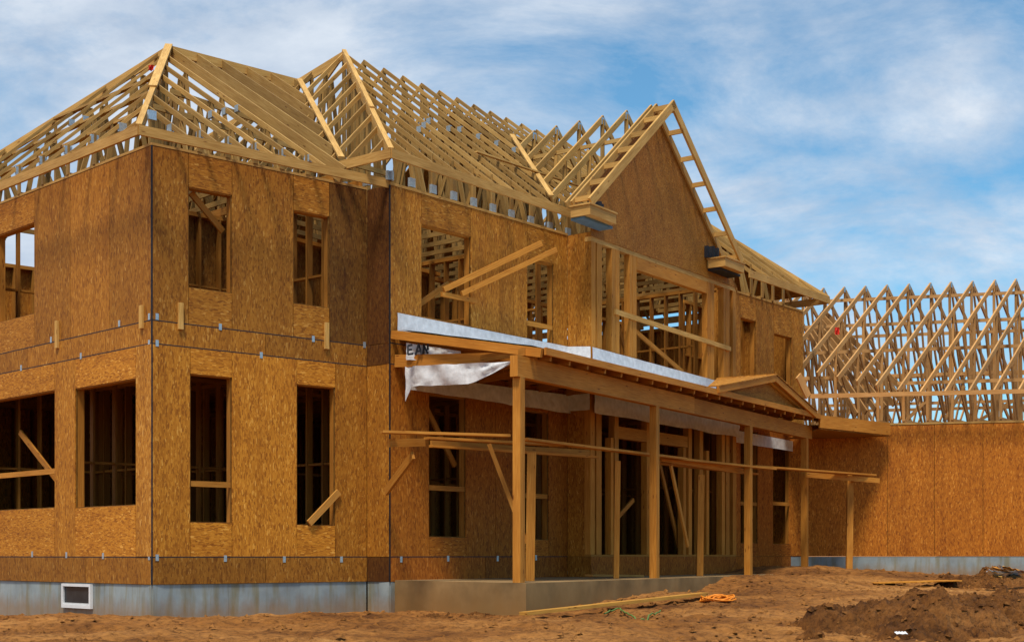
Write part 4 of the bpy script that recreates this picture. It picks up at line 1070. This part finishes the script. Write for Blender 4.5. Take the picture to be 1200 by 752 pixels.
# planks on the ground
def gplank(px0, py0, d0, px1, py1, d1, wd, th, lab, tone=(1.1, .95, .6), cat='plank', m=TRUSS):
    p, q = at(px0, py0, d0), at(px1, py1, d1)
    for v in (p, q): v.z = ground_z(v.x, v.y) + th / 2 + .04
    return board('plank', p, q, wd, th, lab, cat, m, tone)
gplank(613, 716, 20.3, 825, 699, 23.6, .16, .05, 'long yellowish plank lying on the sand in front of the porch slab')
gplank(690, 662, 25.5, 750, 655, 26.6, .2, .04, 'short plank lying on the porch slab edge', (.9, .7, .5)).location.z = CZ + ZS + .005
p = at(1070, 680, 29.0)
mb = MB(); c = planat(1072, 28.6); zc = ground_z(c.x, c.y) + .13; 
def shp(cx, cy, a_, lx, ly, z, th, tilt, mb, tone):
    ca, sa = math.cos(a_), math.sin(a_); pts = []
    for sx, sy in ((-1, -1), (1, -1), (1, 1), (-1, 1)):
        x = sx * lx / 2; y = sy * ly / 2; pts.append(Vector((cx + x * ca - y * sa, cy + x * sa + y * ca, z + tilt * sx)))
    mb.quad_slab(pts, th, tone)
shp(c.x, c.y, -.15, 1.75, .95, zc, .02, .03, mb, (1.3, 1.2, .95)); single('board_sheet', mb, OSB, 'flat pale sheet of board lying on the dirt by the right wing wall', 'board sheet')
mb = MB(); c = planat(1062, 28.4); shp(c.x, c.y, .05, 1.3, .6, zc - .09, .02, -.02, mb, (.55, .5, .45)); single('board_sheet', mb, OSB, 'dark board lying underneath the pale sheet by the right wing wall', 'board sheet')
# cords
def coil(name, px, py, d, r, turns, m, lab, cat, seed, flat=.6, rad=.012):
    c = at(px, py, d); rr = random.Random(seed); path = []
    for i in range(turns * 14):
        a_ = i / 14 * 6.2832; k = r * (.55 + .45 * noise.noise(Vector((i * .13, seed, 0))) + .2); x = c.x + k * math.cos(a_) * 1.5 + .22 * noise.noise(Vector((i * .11, seed, 4))); y = c.y + k * math.sin(a_) * flat
        path.append(Vector((x, y, ground_z(x, y) + .04 + .14 * abs(noise.noise(Vector((i * .2, seed, 8)))))))
    mb = MB(); mb.tube(path, rad); single(name, mb, m, lab, cat, smooth=True)
coil('cord_coil', 841, 706, 23.2, .21, 9, ORANGE, 'tangled coil of bright orange cord on the dirt by the plank end', 'cord', 2.0, 1.1, .012)
path = []
for i in range(40):
    t = i / 39; p = at(708 + 66 * t, 722, 20.8 + .9 * math.sin(t * 7)); p.z = ground_z(p.x, p.y) + .05; path.append(p)
mb = MB(); mb.tube(path, .012); single('green_cord', mb, GREEN, 'thin green cord trailing over the sand in front of the long plank', 'cord', smooth=True)
# rubbish on the heap at the right
cols = [(WHITE, 'white'), (LUM, 'brown'), (WHITE, 'white'), (TRUSS, 'pale timber'), (BLUE, 'dark blue'), (LUM, 'brown'), (WHITE, 'white'), (TRUSS, 'pale timber')]
spots = [(1163, 672, .14), (1172, 668, .12), (1180, 673, .17), (1170, 676, .12), (1188, 676, .13), (1189, 669, .15), (1194, 672, .12), (1180, 667, .16)]
names = ['crumpled white scrap at the left end of the rubbish on the dirt by the wing', 'small brown offcut on top of the rubbish by the wing wall', 'largest white scrap in the middle of the rubbish by the wing', 'pale offcut lowest in the rubbish by the wing',
         'dark blue scrap low at the right of the rubbish by the wing', 'brown offcut at the right of the rubbish by the wing', 'white scrap at the far right end of the rubbish by the wing', 'pale timber offcut at the back of the rubbish by the wing']
for (m, _), (px, py, sz), lab in zip(cols, spots, names):
    c = at(px, py - 2, 27.2); g = CZ + (HOR - py + 2) / F * 27.2
    mb = MB(); a_ = random.uniform(0, 3.1); u = Vector((math.cos(a_), math.sin(a_), random.uniform(-.2, .3)))
    n_ = 5
    for i in range(n_):
        for j in range(3):
            def q(i_, j_):
                return Vector((c.x, c.y, g)) + u * (i_ / n_ - .5) * sz * 2.6 + Vector((-u.y, u.x, .25)) * (j_ / 3 - .5) * sz * 1.4 + Vector((0, 0, .06 * noise.noise(Vector((i_ * .9, j_ * .9, px)))))
            a4 = [q(i, j), q(i + 1, j), q(i + 1, j + 1), q(i, j + 1)]
            mb.face(a4, [(0, 0)] * 4, 1.0); mb.face([p - Vector((0, 0, .025)) for p in a4[::-1]], [(0, 0)] * 4, .9)
    single('scrap', mb, m, lab, 'scrap', 'rubbish scraps by the wing wall')
mb = MB(); c = at(1059, 744, 16.6); zc = ground_z(c.x, c.y) + .12
for i in range(4):
    a4 = [Vector((c.x + .035 * i - .1, c.y - .06, zc + .006 * (i % 2))), Vector((c.x + .035 * i - .065, c.y - .05, zc + .006 * ((i + 1) % 2))), Vector((c.x + .035 * i - .065, c.y + .07, zc + .03)), Vector((c.x + .035 * i - .1, c.y + .06, zc + .02))]
    mb.face(a4, [(0, 0)] * 4, 1.0)
single('paper_scrap', mb, WHITE, 'small white paper scrap on the dirt at the bottom right', 'paper')
# red rags
def rag(px, py, d, w_, h_, lab):
    mb = MB(); c = at(px, py, d)
    for i in range(4):
        for j in range(4):
            def q(i_, j_): return c + Vector(((i_ / 4 - .5) * w_, .03 * math.sin(i_ * 2 + j_), -(j_ / 4 - .5) * h_ + .01 * (i_ % 2)))
            mb.face([q(i, j), q(i + 1, j), q(i + 1, j + 1), q(i, j + 1)], [(0, 0)] * 4, 1.0)
    single('red_rag', mb, RED, lab, 'rag')
rag(981, 388, 37.0, .12, .20, 'small red rag hanging among the trusses of the right wing')
rag(177, 80, 24.6, .10, .10, 'tiny red rag tied near the top of the left hip rafter')

for o in list(bpy.data.objects):
    if '_o' in o: del o['_o']
